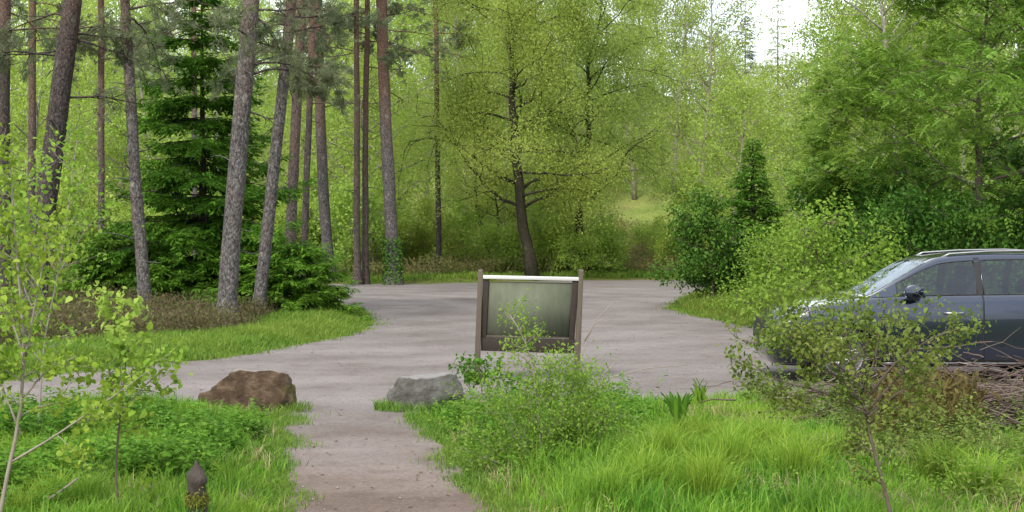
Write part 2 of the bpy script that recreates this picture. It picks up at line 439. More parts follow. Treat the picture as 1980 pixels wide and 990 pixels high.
def gravel_mat(name, base, dark, pink):
    m, nt, out = nodes(name)
    b = nt.nodes.new('ShaderNodeBsdfPrincipled'); b.inputs['Roughness'].default_value = .95; b.inputs['Specular IOR Level'].default_value = .12
    co = objco(nt); cs = objco(nt, (.75, 1.1, 1))
    n1 = noise(nt, .55, 6, .62, cs); n2 = noise(nt, 2.6, 6, .7, co)
    vo = nt.nodes.new('ShaderNodeTexVoronoi'); vo.inputs['Scale'].default_value = 55; nt.links.new(co, vo.inputs['Vector'])
    r1 = ramp(nt, [dark, base, pink], [.32, .5, .68]); nt.links.new(n1.outputs['Fac'], r1.inputs['Fac'])
    # browner soil trodden into the footpath, fading out where it meets the car park
    sx = nt.nodes.new('ShaderNodeSeparateXYZ'); nt.links.new(co, sx.inputs[0])
    ym = nt.nodes.new('ShaderNodeMath'); ym.operation = 'MULTIPLY_ADD'; ym.inputs[1].default_value = 5.0; nt.links.new(n1.outputs['Fac'], ym.inputs[0]); nt.links.new(sx.outputs['Y'], ym.inputs[2])
    mr = nt.nodes.new('ShaderNodeMapRange'); mr.inputs[1].default_value = 12.3; mr.inputs[2].default_value = 17.0; mr.inputs[3].default_value = 1; mr.inputs[4].default_value = 0
    nt.links.new(ym.outputs[0], mr.inputs[0])
    c1 = mixc(nt, mr.outputs[0], r1.outputs['Color'], mixc(nt, 1.0, r1.outputs['Color'], (.88, .765, .69), 'MULTIPLY'))
    r2 = ramp(nt, [(.74, .71, .68), (1, 1, 1), (1.0, .99, .97)], [.28, .5, .7]); nt.links.new(n2.outputs['Fac'], r2.inputs['Fac'])
    c = mixc(nt, 1.0, c1, r2.outputs['Color'], 'MULTIPLY')
    # larger worn and darker patches
    n5 = noise(nt, .28, 4, .55, objco(nt, (1, .8, 1))); r5 = ramp(nt, [(.70, .68, .66), (.92, .91, .90), (1, 1, 1), (1.06, 1.05, 1.05)], [.30, .42, .52, .68]); nt.links.new(n5.outputs['Fac'], r5.inputs['Fac'])
    c = mixc(nt, .8, c, mixc(nt, 1.0, c, r5.outputs['Color'], 'MULTIPLY'))
    # faint packed wheel tracks sweeping round the island
    wv = nt.nodes.new('ShaderNodeTexWave'); wv.wave_type = 'RINGS'; wv.rings_direction = 'Z'
    wv.inputs['Scale'].default_value = .17; wv.inputs['Distortion'].default_value = 2.2; wv.inputs['Detail'].default_value = 3; wv.inputs['Detail Scale'].default_value = .6
    wm = nt.nodes.new('ShaderNodeMapping'); wm.inputs['Location'].default_value = (9, -34, 0); nt.links.new(co, wm.inputs['Vector']); nt.links.new(wm.outputs[0], wv.inputs['Vector'])
    r6 = ramp(nt, [(.91, .905, .90), (1, 1, 1), (1.03, 1.03, 1.03)], [.1, .5, .9]); nt.links.new(wv.outputs['Fac'], r6.inputs['Fac'])
    c = mixc(nt, .85, c, mixc(nt, 1.0, c, r6.outputs['Color'], 'MULTIPLY'))
    hv = nt.nodes.new('ShaderNodeSeparateColor'); nt.links.new(vo.outputs['Color'], hv.inputs[0])
    r3 = ramp(nt, [(.62, .60, .58), (1, 1, 1), (1.25, 1.22, 1.2)]); nt.links.new(hv.outputs[0], r3.inputs['Fac'])
    c = mixc(nt, .5, c, mixc(nt, 1.0, c, r3.outputs['Color'], 'MULTIPLY'))
    nt.links.new(c, b.inputs['Base Color'])
    bp = nt.nodes.new('ShaderNodeBump'); bp.inputs['Strength'].default_value = .7; bp.inputs['Distance'].default_value = .012
    n3 = noise(nt, 30, 4, .7, co)
    nt.links.new(n3.outputs['Fac'], bp.inputs['Height'])
    bp2 = nt.nodes.new('ShaderNodeBump'); bp2.inputs['Strength'].default_value = .4; bp2.inputs['Distance'].default_value = .06
    nt.links.new(n2.outputs['Fac'], bp2.inputs['Height']); nt.links.new(bp.outputs[0], bp2.inputs['Normal'])
    nt.links.new(bp2.outputs[0], b.inputs['Normal'])
    nt.links.new(b.outputs[0], out.inputs['Surface'])
    return m
M['gravel'] = gravel_mat('car_park_gravel', (.186, .169, .162), (.148, .131, .122), (.21, .193, .186))
M['path'] = M['gravel']

# ------------------------------------------------------------------ ground, car park, path
rng = np.random.default_rng(7)

def densify(P, step=.3, amp=.07, sd=1):
    P = np.asarray(P)[:, :2]; out = []
    r = np.random.default_rng(sd)
    for i in range(len(P)):
        a, b = P[i], P[(i + 1) % len(P)]
        n = max(1, int(np.linalg.norm(b - a) / step))
        for k in range(n):
            out.append(a + (b - a) * k / n)
    out = np.array(out)
    return out + r.normal(0, amp * .6, out.shape) + amp * np.stack([vnoise(out[:, 0], out[:, 1], .5, 1), vnoise(out[:, 0], out[:, 1], .5, 5)], 1)

LOT_PX = [(-300, 800), (0, 795), (200, 785), (400, 792), (560, 806), (600, 815), (740, 812), (770, 806), (860, 792), (1000, 790), (1180, 783), (1300, 785), (1440, 773), (1560, 776),
          (1700, 780), (1980, 790), (2400, 800), (2400, 650), (1980, 645), (1600, 640), (1480, 634), (1430, 628), (1350, 612), (1290, 597), (1318, 580), (1360, 562), (1375, 546),
          (1340, 541), (1130, 541), (930, 546), (800, 549), (650, 549), (300, 549), (90, 549), (-300, 550), (-300, 572), (-100, 572), (200, 572), (560, 575), (650, 585),
          (700, 603), (718, 621), (695, 640), (640, 655), (560, 669), (480, 684), (400, 695), (280, 705), (150, 717), (0, 739), (-300, 752)]
LOT = densify([gp(*p) for p in LOT_PX], .35, .09, 2)
PATH_PX = [(560, 800), (545, 850), (548, 900), (562, 960), (570, 1000), (576, 1060), (560, 1300), (1150, 1300), (1060, 1060), (970, 995), (908, 935), (855, 865), (812, 825), (772, 800)]
PATH = densify([gp(*p) for p in PATH_PX], .25, .035, 3)

def inpoly(x, y, P):
    x = np.asarray(x); y = np.asarray(y)
    c = np.zeros(x.shape, bool)
    a = P; b = np.roll(P, -1, 0)
    for (x0, y0), (x1, y1) in zip(a, b):
        if y0 == y1: continue
        cond = ((y0 > y) != (y1 > y)) & (x < (x1 - x0) * (y - y0) / (y1 - y0) + x0)
        c ^= cond
    return c

def dist(x, y, P):
    x = np.asarray(x, float); y = np.asarray(y, float)
    d = np.full(x.shape, 1e9)
    b = np.roll(P, -1, 0)
    for p, q in zip(P, b):
        e = q - p; L = (e ** 2).sum() + 1e-9
        t = np.clip(((x - p[0]) * e[0] + (y - p[1]) * e[1]) / L, 0, 1)
        d = np.minimum(d, np.hypot(x - p[0] - t * e[0], y - p[1] - t * e[1]))
    return np.where(inpoly(x, y, P), -d, d)

LOT_C = np.array([gp(*p)[:2] for p in LOT_PX]); PATH_C = np.array([gp(*p)[:2] for p in PATH_PX])
def sm(a, b, x):
    t = np.clip((x - a) / (b - a), 0, 1); return t * t * (3 - 2 * t)

def gdist(x, y):
    return np.minimum(dist(x, y, LOT_C), dist(x, y, PATH_C))

def gh(x, y):
    x = np.asarray(x, float); y = np.asarray(y, float)
    d = gdist(x, y)
    h = sm(.12, 1.1, d) * (.09 + .05 * vnoise(x, y, 1.1, 2) + .05 * vnoise(x, y, 3.1, 4))
    far = sm(57, 150, y) * (15 * sm(.22, .09, x / np.maximum(y, 1)) + .8) + sm(140, 420, y) * 14 * sm(60, -40, x)
    side = sm(9, 22, x) * sm(27, 45, y) * 1.2
    return h + far + side + sm(60, 90, y) * .5 * vnoise(x, y, 9, 1)

def spaced(lo, hi, fine, f0, f1, grow):
    out = list(np.arange(f0, f1, fine)); s = fine; v = f1
    while v < hi: out.append(v); s *= grow; v += s
    s = fine; v = f0 - fine
    while v > lo: out.insert(0, v); s *= grow; v -= s
    return np.array(out)
gx = spaced(-1500, 1500, .22, -9, 9, 1.09); gy = spaced(-300, 2500, .25, 5, 32, 1.05)
GX, GY = np.meshgrid(gx, gy)
GZ = gh(GX.ravel(), GY.ravel()).reshape(GX.shape)
mb = MB()
nx, ny = len(gx), len(gy)
i = (np.arange(ny - 1)[:, None] * nx + np.arange(nx - 1)[None]).ravel()
mb.add(np.stack([GX.ravel(), GY.ravel(), GZ.ravel()], 1), np.stack([i, i + 1, i + nx + 1, i + nx], 1))
struct('ground', mb, M['ground'], 'rough grassy ground rising to a wooded slope behind', 'ground', smooth=True)

def flat_poly(name, P, z, m, label, cat):
    tri = tessellate_polygon([[Vector((p[0], p[1], 0)) for p in P]])
    mb = MB(); mb.add(np.column_stack([P, np.full(len(P), z)]), np.array(tri))
    me = mb.mesh(name)
    bm = bmesh.new(); bm.from_mesh(me)
    for f in bm.faces:
        if f.normal.z < 0: f.normal_flip()
    bm.to_mesh(me); bm.free()
    o = link(name, me, m); tag(o, label, cat, None, 'structure')
    return o
flat_poly('car_park', LOT, .004, M['gravel'], 'pale pinkish grey gravel car park curving round the pines', 'car park')
flat_poly('path', PATH, .008, M['path'], 'narrow brownish gravel footpath leading into the car park', 'path')

def hill():
    mb = MB(); a = np.linspace(-1, 1, 60)
    prof = 150 + 25 * np.sin(a * 5) + 14 * np.sin(a * 13 + 1) - 30 * a
    X = 900 + a * 1500; V = []
    for k, (s, yy) in enumerate(((0, 1500), (.6, 1650), (1, 1900), (0, 2600))):
        V.append(np.stack([X, np.full(60, yy), prof * s + (-1 if s == 0 else 0)], 1))
    V = np.concatenate(V)
    i = (np.arange(3)[:, None] * 60 + np.arange(59)[None]).ravel()
    mb.add(V, np.stack([i, i + 1, i + 61, i + 60], 1))
    m = solid_mat('distant_forest_hill', [(.10, .14, .17), (.13, .17, .20)], .01, rough=1, spec=0)  # blue of distance haze is mixed into the forest colour
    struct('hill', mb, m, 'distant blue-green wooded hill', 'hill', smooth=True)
hill()

# loose stones on the gravel
def stones():
    mb = MB(); r = np.random.default_rng(5)
    oct_ = np.array([[1, 0, 0], [0, 1, 0], [-1, 0, 0], [0, -1, 0], [0, 0, 1], [0, 0, -1]], float)
    fc = np.array([[0, 1, 4], [1, 2, 4], [2, 3, 4], [3, 0, 4], [1, 0, 5], [2, 1, 5], [3, 2, 5], [0, 3, 5]])
    n = 3500
    y = 8.2 + 22 * r.random(n) ** 1.6; x = r.uniform(-8, 8, n)
    ok = gdist(x, y) < -.02; x, y = x[ok], y[ok]; n = len(x)
    s = r.gamma(2.0, .0022, n) + .003
    V = oct_[None] * s[:, None, None] * r.uniform(.6, 1.3, (n, 6, 1)) * np.array([1, 1, .6])
    V[..., 0] += x[:, None]; V[..., 1] += y[:, None]; V[..., 2] += .009 + .3 * s[:, None]
    mb.add(V.reshape(-1, 3), (fc[None] + 6 * np.arange(n)[:, None, None]).reshape(-1, 3))
    m = solid_mat('loose_stones', [(.14, .12, .11), (.22, .195, .185), (.30, .275, .265)], island=True, rough=.9)
    struct('gravel', mb, m, 'loose small stones scattered over the path and car park', 'gravel', 'stuff')
stones()

# ------------------------------------------------------------------ tree builders
def walk(r, p, d, L, n, wander, grav=0.0):
    p = np.array(p, float); d = nrm(np.array(d, float)); out = [p.copy()]
    for _ in range(n):
        d = d + r.normal(0, wander, 3); d[2] += grav; d = nrm(d)
        p = p + d * L / n; out.append(p.copy())
    return np.array(out)

def along(P, t):
    f = t * (len(P) - 1); i = min(int(f), len(P) - 2); f -= i
    return P[i] * (1 - f) + P[i + 1] * f, nrm(P[i + 1] - P[i])

def perp(r, d):
    v = r.normal(0, 1, 3); v -= d * v.dot(d); return nrm(v)

def broadleaf(r, H, r0, zb, R, nl, nleaf, ls, wander=.12, grav=-.02, up=.5, spread=.16, subs=5, twigs=3, trunk=None,
              lean=(0, 0), tw=.04, prof=None, droop=0.0, wid=.6, twig_tubes=False, oval=False, sides=6, minr=.006, zsq=1.0, limb=1.0):
    """returns (wood MB, leaf MB) around the origin"""
    wood, leaf = MB(), MB()
    T = trunk if trunk is not None else walk(r, (0, 0, -.15), (lean[0], lean[1], 1), H + .15, 10, tw, .03)
    rad = r0 * (1 - np.linspace(0, 1, len(T)) * .93); rad[0] *= 1.35
    tube(wood, T, rad, sides + 2)
    tw_ = []
    for k in range(nl):
        t = zb / H + (.985 - zb / H) * (k + r.random()) / nl
        p, d = along(T, t)
        az = k * 2.39996 + r.normal(0, .4)
        s = (t - zb / H) / (1 - zb / H)
        pr = prof(s) if prof else (.35 + 1.1 * math.sin(math.pi * min(1, .12 + .8 * s)) ** .8) * (1 - .55 * s)
        L = R * pr * r.uniform(.8, 1.15)
        u = up * r.uniform(.6, 1.4) + .5 * s
        P = walk(r, p, (math.cos(az), math.sin(az), u), L, 6, wander, grav)
        rl = max(minr * 1.5, r0 * .42 * limb * (1 - .7 * t) * (.6 + .4 * L / R))
        tube(wood, P, np.linspace(rl, max(minr, rl * .22), len(P)), max(4, sides - 1))
        for q in range(subs):
            ts = .22 + .78 * (q + r.random()) / subs
            p2, d2 = along(P, min(ts, .999))
            dd = d2 * .7 + perp(r, d2) * .85 + np.array([0, 0, .15])
            L2 = L * .42 * (1.15 - .5 * ts) * r.uniform(.7, 1.2)
            Q = walk(r, p2, dd, L2, 4, wander * 1.2, grav - droop)
            tube(wood, Q, np.linspace(max(minr, rl * .35), minr * .6, len(Q)), 4, False)
            tw_.append((Q, 1.0))
            for z in range(twigs):
                p3, d3 = along(Q, r.uniform(.25, .999))
                U = walk(r, p3, d3 * .6 + perp(r, d3) * .8, L2 * .55, 3, wander, grav - droop * 2)
                if twig_tubes: tube(wood, U, np.linspace(minr * .7, minr * .3, len(U)), 3, False)
                tw_.append((U, .9))
    Ls = np.array([np.linalg.norm(Q[-1] - Q[0]) * w for Q, w in tw_]); pr_ = Ls / Ls.sum()
    idx = r.choice(len(tw_), nleaf, p=pr_)
    tt = r.uniform(.05, 1.08, nleaf)
    A = np.array([Q[0] for Q, _ in tw_])[idx]; B = np.array([Q[len(Q) // 2] for Q, _ in tw_])[idx]; C = np.array([Q[-1] for Q, _ in tw_])[idx]
    t1 = tt[:, None]
    pos = np.where(t1 < .5, A + (B - A) * t1 * 2, B + (C - B) * (t1 - .5) * 2) + r.normal(0, spread, (nleaf, 3)) * np.array([1, 1, zsq])
    ax = rdir(r, nleaf, -.35 - 2 * droop); nn = rdir(r, nleaf, .9)
    sz = ls * r.uniform(.65, 1.3, nleaf)
    leaves(leaf, pos, ax, nn, sz, sz * wid, oval)
    return wood, leaf

def proto(name, label, cat, wl, wm, lm, loc=(0, 0, 0), group=None, rz=0.0, s=1.0, extra=None):
    t = thing(name, label, cat, loc, group)
    link('trunk', wl[0].mesh('trunk', smooth=True), wm, t)
    link('crown', wl[1].mesh('crown'), lm, t)
    t.rotation_euler = (0, 0, rz); t.scale = s if hasattr(s, '__len__') else (s, s, s)
    return t

def conifer(r, H, R, z0, nb, nt_, ls, r0=.09, droop=.18, tipup=.05, prof=None, dens=9, wid=.24, tiers=0, lvar=(.72, 1.15)):
    wood, leaf = MB(), MB()
    T = np.array([[0, 0, -.1], [.01, 0, H * .4], [0, .02, H * .75], [0, 0, H]])
    tube(wood, T, [r0 * 1.2, r0 * .75, r0 * .35, .006], 8)
    PP, AX, SZ = [], [], []
    for k in range(nb):
        s = (k + r.random() * .8) / nb
        if tiers: s = min(.985, (math.floor(s * tiers) + r.normal(.5, .10)) / tiers)
        z = z0 + (H - z0) * s ** 1.05
        az = k * 2.39996 + r.normal(0, .3)
        L = (R * (prof(s) if prof else (1 - s) ** .85) + .08) * r.uniform(*lvar)
        d = np.array([math.cos(az), math.sin(az), .22 * (s - .35)])
        P = walk(r, (0, 0, z), d, L, 6, .05, -droop * .22)
        P[-1, 2] += tipup * L
        tube(wood, P, np.linspace(max(.006, r0 * .22 * (1 - s * .6)), .003, len(P)), 4, False)
        m = max(4, int(nt_ * L / R * 1.2 + 3))
        for q in range(m):
            ts = .12 + .88 * (q + r.random()) / m
            p, dd = along(P, min(ts, .999))
            side = nrm(np.cross(dd, [0, 0, 1.0])) * (1 if q % 2 else -1)
            l2 = L * .36 * (1.12 - ts) + .12
            td = nrm(dd * .75 + side * r.uniform(.5, 1.0) + np.array([0, 0, -.22 - droop * .5]) + r.normal(0, .12, 3))
            nl = max(3, int(dens * l2 / .35))
            f = (np.arange(nl) + r.random(nl)) / nl
            PP.append(p + td * (l2 * f)[:, None] + np.array([0, 0, -.10]) * (f ** 2 * l2)[:, None] + r.normal(0, .012, (nl, 3)))
            sd = nrm(np.cross(td, [0, 0, 1.0]))
            sg = np.where(np.arange(nl) % 2 == 0, 1, -1)[:, None]
            AX.append(nrm(td * .8 + sd * sg * .75 + np.array([0, 0, -.28]) + r.normal(0, .22, (nl, 3))))
            SZ.append(np.full(nl, ls) * r.uniform(.7, 1.3, nl))
    PP = np.concatenate(PP); AX = np.concatenate(AX); SZ = np.concatenate(SZ)
    leaves(leaf, PP, AX, nrm(np.array([0, 0, 1.0]) + r.normal(0, .35, (len(PP), 3))), SZ, SZ * wid, fold=.1)
    return wood, leaf

def needle_tuft(leaf, P, D, r, ln=.11, n=9, w=.010):
    m = len(P)
    Pp = np.repeat(P, n, 0); Dp = np.repeat(D, n, 0)
    ax = nrm(Dp * .7 + r.normal(0, .55, (m * n, 3)))
    leaves(leaf, Pp, ax, r.normal(0, 1, (m * n, 3)), ln * r.uniform(.7, 1.2, m * n), w, fold=0)

# ------------------------------------------------------------------ pines on the island
def pine(name_label, via, wb, wt, Y, bark, seed, sprays=(), stubs=5, crown=True, H=None, ivy=False, group='tall pines beside the car park'):
    """via: trunk centre line in pixels from foot to top of the frame"""
    r = np.random.default_rng(seed)
    pts = [at(px, py, Y) for px, py in via]
    base = pts[0].copy(); base[2] = float(gh(base[0], base[1])); pts[0][2] = base[2]
    t = thing('pine_tree', name_label, 'pine tree', base, group)
    top = pts[-1]; d = nrm(pts[-1] - pts[-2]); d = nrm(d + np.array([-d[0] * .5, 0, .4]))
    H = H or max(top[2] + 5.5, 13)
    ext = [top + d * (H - top[2]) * k / 4 + r.normal(0, .06, 3) for k in (1, 2, 3, 4)]
    P = np.array(pts + ext)
    # smooth resample
    s = np.concatenate([[0], np.cumsum(np.linalg.norm(np.diff(P, axis=0), axis=1))])
    ss = np.linspace(0, s[-1], 26)
    P2 = np.stack([np.interp(ss, s, P[:, k]) for k in range(3)], 1)
    for _ in range(2): P2[1:-1] = .25 * P2[:-2] + .5 * P2[1:-1] + .25 * P2[2:]
    P2 += np.stack([vnoise(ss, ss * 0 + seed, 1.3, seed), vnoise(ss, ss * 0, 1.1, seed + 3), ss * 0], 1) * .018
    k = Y / F_PX
    zt = top[2] - base[2]
    rad = np.interp(P2[:, 2] - base[2], [0, .15, .6, zt, H], [wb * k * .80, wb * k * .58, wb * k * .5, wt * k * .5, .03])
    rad *= 1 + .07 * vnoise(ss, ss * 0 + 3, .35, seed)
    wood = MB(); tube(wood, np.vstack([P2[:1] - [0, 0, .2], P2]), np.concatenate([[rad[0] * 1.05], rad]), 12)
    br, leaf = wood, MB()
    def on(z):
        i_ = np.interp(z, P2[:, 2], np.arange(len(P2))); return along(P2, i_ / (len(P2) - 1))[0]
    for q in range(stubs * 2):
        z = base[2] + zt * r.uniform(.18, .98); p = on(z); az = r.uniform(0, 6.28)
        L = r.uniform(.12, .7)
        B = walk(r, p, (math.cos(az), math.sin(az), r.uniform(-.25, .45)), L + .15, 5, .2, .0)
        tube(br, B, np.linspace(.016, .006, 6), 5)
    part('trunk', wood, bark, t, smooth=True)
    bm_ = M['bark_dark'] if bark is not M['bark_red'] else bark
    more = [(r.uniform(-70, 110), r.uniform(0, 360), r.uniform(1.0, 2.2), 1.3) for _ in range(2)]
    for (py, az, L, fol) in list(sprays) + more:
        p = on(at(0, py, Y)[2])
        a = math.radians(az)
        B = walk(r, p, (math.cos(a), math.sin(a), .12), L, 8, .10, -.035); br = MB()
        tube(br, B, np.linspace(.026, .008, 9), 5)
        for q in range(7):
            p2, d2 = along(B, r.uniform(.3, .999))
            Q = walk(r, p2, d2 + perp(r, d2) * .9, L * .35, 4, .18, -.02)
            tube(br, Q, np.linspace(.010, .004, 5), 4, False)
            if fol:
                for z in range(int(4 * fol)):
                    p3, d3 = along(Q, r.uniform(.2, .999))
                    U = walk(r, p3, d3 + perp(r, d3) * .8, .28, 2, .2, 0)
                    tt = r.random(7)[:, None]
                    needle_tuft(leaf, U[0] + (U[-1] - U[0]) * tt + r.normal(0, .02, (7, 3)), np.repeat(nrm(U[-1] - U[0])[None], 7, 0), r, .12, 9, .011 * max(1, Y / 32))
        part('branch', br, bm_, t, smooth=True)
    if crown:
        zc = max(top[2] + .8, H - 6)
        for q in range(18):
            z = zc + (H - zc) * (q + r.random()) / 26; p = on(min(z, H - .05)); az = q * 2.4
            L = 2.3 * (1 - .6 * (z - zc) / (H - zc + .1)) * r.uniform(.7, 1.2)
            B = walk(r, p, (math.cos(az), math.sin(az), .35), L, 4, .12, 0)
            n = 26
            pp = np.array([along(B, x)[0] for x in r.uniform(.3, .999, n)]) + r.normal(0, .22, (n, 3)) * [1, 1, .6]
            needle_tuft(leaf, pp, rdir(r, n, .6), r, .26, 8, .05)
    if leaf.v: part('crown', leaf, M['pine'], t)
    if ivy:
        iv = MB(); n = 900
        z = r.uniform(0, 1.5, n) ** 1.2 + base[2]; az = r.uniform(0, 6.28, n)
        c = np.array([on(v) for v in z]); rr = wb * k * .6 + r.uniform(0, .10, n)
        pos = c + np.stack([np.cos(az) * rr, np.sin(az) * rr, 0 * az], 1)
        leaves(iv, pos, rdir(r, n, -.4), np.stack([np.cos(az), np.sin(az), .4 + 0 * az], 1), .10, .08)
        part('ivy', iv, M['dark_leaf'], t)
    return t

BP, BR, BD = M['bark_pine'], M['bark_red'], M['bark_dark']
pine('dark pine trunk cut by the left edge, its foot behind bushes', [(10, 590), (8, 300), (10, 0)], 24, 21, 33, BD, 11, [(60, 20, 2.2, .5), (130, 200, 1.2, .3)], 4)
pine('straight slender reddish pine between the two darkest trunks on the left', [(60, 548), (61, 300), (64, 0)], 16, 14, 46, BR, 12, [(40, 0, 2.2, 1), (90, 190, 1.8, .8)], 4)
pine('thick dark pine leaning to the right on the left side', [(62, 640), (84, 430), (112, 220), (142, 0)], 44, 36, 27, BD, 13, [(30, 150, 1.8, 1), (75, 10, 1.9, .6), (190, 20, 1.5, .5), (110, 185, 1.9, .7)], 6)
pine('slender reddish pine standing behind the spruce tips, left of the curved grey trunk', [(194, 548), (196, 300), (195, 0)], 14, 12, 47, BR, 14, [(70, 180, 1.8, 1), (55, 0, 1.6, 1), (115, 10, 1.3, .8)], 8)
pine('thin grey pine with a gently curved trunk in front of the spruce', [(283, 627), (272, 470), (256, 250), (242, 0)], 26, 19, 27.6, BP, 15, [(20, 0, 1.6, 1), (60, 180, 1.3, .6)], 9)
pine('stout grey pine turning orange higher up, its foot at the grass edge', [(438, 642), (446, 480), (466, 210), (487, 0)], 37, 32, 26.4, BP, 16, [(130, 0, 1.4, 2.2), (150, 15, 1.7, 2.2), (20, 10, 1.3, .8), (215, 5, .6, 0)], 8)
pine('slim leaning pine just right of the stout grey pine', [(498, 620), (518, 430), (545, 200), (564, 0)], 25, 21, 28.5, BP, 17, [(110, 170, 1.2, 1.4), (60, 20, 1.2, .6), (130, 0, .9, 1.2)], 8)
pine('reddish brown pine rising from the low spruce boughs', [(554, 580), (563, 430), (574, 200), (584, 0)], 22, 18, 38, BR, 18, [(60, 0, 1.6, .7), (100, 175, 1.2, .8)], 6)
pine('thin dark pine half hidden behind the reddish brown pine', [(586, 560), (592, 350), (606, 0)], 14, 11, 46, BD, 19, [(200, 0, 1.4, .4)], 4)
pine('grey pine with many dead side twigs in a gap left of the twin stems', [(640, 545), (626, 400), (619, 200), (614, 0)], 22, 19, 52, BP, 20, [(110, 0, 2.4, .4), (210, 10, 2.6, .2), (50, 180, 1.6, .8), (150, 190, .9, .7)], 12)
pine('left stem of the close pair of slim orange pines', [(690, 552), (690, 300), (689, 0)], 13, 10, 50, BR, 21, [(40, 170, 2.2, 1), (100, 180, 2.2, .5)], 6)
pine('right stem of the close pair of slim orange pines', [(707, 552), (706, 300), (711, 0)], 13, 10, 50.4, BR, 22, [(30, 0, 2, 1), (80, 10, 1.4, .9), (130, 0, 1.4, .3)], 5)
pine('grey pine with ivy round its foot at the car park edge', [(762, 551), (754, 400), (744, 200), (737, 0)], 25, 21, 50, BP, 23, [(60, 0, 2.2, .6), (40, 190, 2, 1), (180, 50, 1.2, 0), (90, 5, 2.6, .8)], 8, ivy=True)
pine('very thin pine stem behind the spruce top', [(378, 560), (376, 300), (374, 0)], 12, 10, 44, BP, 24, [(20, 0, 1.6, 1.4), (60, 190, 1.6, 1.2), (50, 20, 1.8, 1.2)], 4)
pine('thin lone pine stem between the ivy pine and the oak', [(849, 538), (846, 300), (844, 110), (842, 0)], 11, 9, 57, BD, 25, [(30, 180, 2.0, .8), (100, 10, 1.6, .2)], 6)

# spruces on the island
r = np.random.default_rng(31)
b = at(392, 612, 31); gz = float(gh(b[0], b[1]))
wl = conifer(r, 7.3, 2.75, .3, 150, 24, .15, .10, .13, .12, prof=lambda s: (1 - s) ** .78, dens=22, wid=.28, tiers=17, lvar=(.55, 1.2))
proto('spruce_tree', 'large deep green spruce with boughs sweeping to the ground among the pines', 'spruce tree', wl, BD, M['spruce'], (b[0], b[1], gz))
wl = conifer(r, 1.55, 1.45, .08, 60, 18, .13, .035, .12, .1, prof=lambda s: (1 - s) ** .5, dens=19, wid=.30)
b = at(575, 612, 29.5)
proto('young_spruce', 'low spreading young spruce at the tip of the grass verge', 'young spruce', wl, BD, M['spruce'], (b[0], b[1], .05))
b = at(470, 600, 30.2)
c_ = clone(bpy.data.objects['young_spruce'], (b[0], b[1], .05), 2.1, .95, 'bushy young spruce between the stout and the slim pine')
b = at(225, 606, 31.5)
clone(bpy.data.objects['young_spruce'], (b[0], b[1], .08), 4.0, 1.15, 'dark low spruce left of the large spruce')
b = at(330, 608, 29.6)
clone(bpy.data.objects['young_spruce'], (b[0], b[1], .05), 1.1, .8, 'small spruce at the foot of the large spruce')

# ------------------------------------------------------------------ oaks in the middle
def px_trunk(via, Y, n=14, wob=.05, seed=1):
    P = np.array([at(px, py, Y) for px, py in via])
    s = np.concatenate([[0], np.cumsum(np.linalg.norm(np.diff(P, axis=0), axis=1))]); ss = np.linspace(0, s[-1], n)
    Q = np.stack([np.interp(ss, s, P[:, k]) for k in range(3)], 1)
    Q[1:-1] = .25 * Q[:-2] + .5 * Q[1:-1] + .25 * Q[2:]
    r = np.random.default_rng(seed); Q[1:-1] += r.normal(0, wob, (n - 2, 3)) * [1, 1, .2]
    return Q

r = np.random.default_rng(41)
Y = 54.5
T = px_trunk([(1031, 536), (1012, 430), (1000, 330), (990, 200), (996, 90), (1004, -40), (1010, -180)], Y, 16, .05)
T[0, 2] = float(gh(T[0, 0], T[0, 1])) - .1
base = T[0].copy()
wl = broadleaf(r, T[-1, 2], .23, 2.3, 4.7, 38, 105000, .076, .24, -.028, .35, .30, 7, 4, T - base, prof=lambda s: (.95 - .35 * s) , wid=.62, twig_tubes=True, minr=.011, limb=.85)
proto('oak_tree', 'old oak with crooked dark branches and thin yellow-green spring leaves', 'oak tree', wl, M['bark_oak'], M['oak'], base)
Y = 58
T = px_trunk([(1130, 532), (1122, 430), (1120, 370), (1140, 290), (1135, 200), (1150, 90), (1160, -60)], Y, 14, .07)
T[0, 2] = float(gh(T[0, 0], T[0, 1])) - .1
base = T[0].copy()
wl = broadleaf(r, T[-1, 2], .19, 2.6, 4.3, 30, 66000, .078, .24, -.028, .35, .26, 6, 4, T - base, prof=lambda s: (1.0 - .4 * s), wid=.62, twig_tubes=True, minr=.011, limb=.85)
proto('oak_tree', 'second oak with a short crooked trunk behind and right of the old oak', 'oak tree', wl, M['bark_oak'], M['oak'], base)
for via, Yd, rr, lab, sd in (([(978, 505), (965, 440), (955, 390), (970, 330)], 60, .08, 'thin crooked sapling between the old oak and a leaning grey stem', 5),
                             ([(950, 505), (930, 440), (915, 390), (920, 300), (915, 200)], 62, .12, 'leaning grey stem of a young birch left of the old oak', 6)):
    T = px_trunk(via, Yd, 8, .04, sd); T[0, 2] = float(gh(T[0, 0], T[0, 1])) - .05; base = T[0].copy()
    wl = broadleaf(np.random.default_rng(sd), T[-1, 2] - base[2], rr, 1.6, 1.8, 10, 3500, .10, .2, 0, .4, .2, 4, 3, T - base, minr=.012)
    proto('young_tree', lab, 'young tree', wl, M['bark_oak'], M['oak'], base)

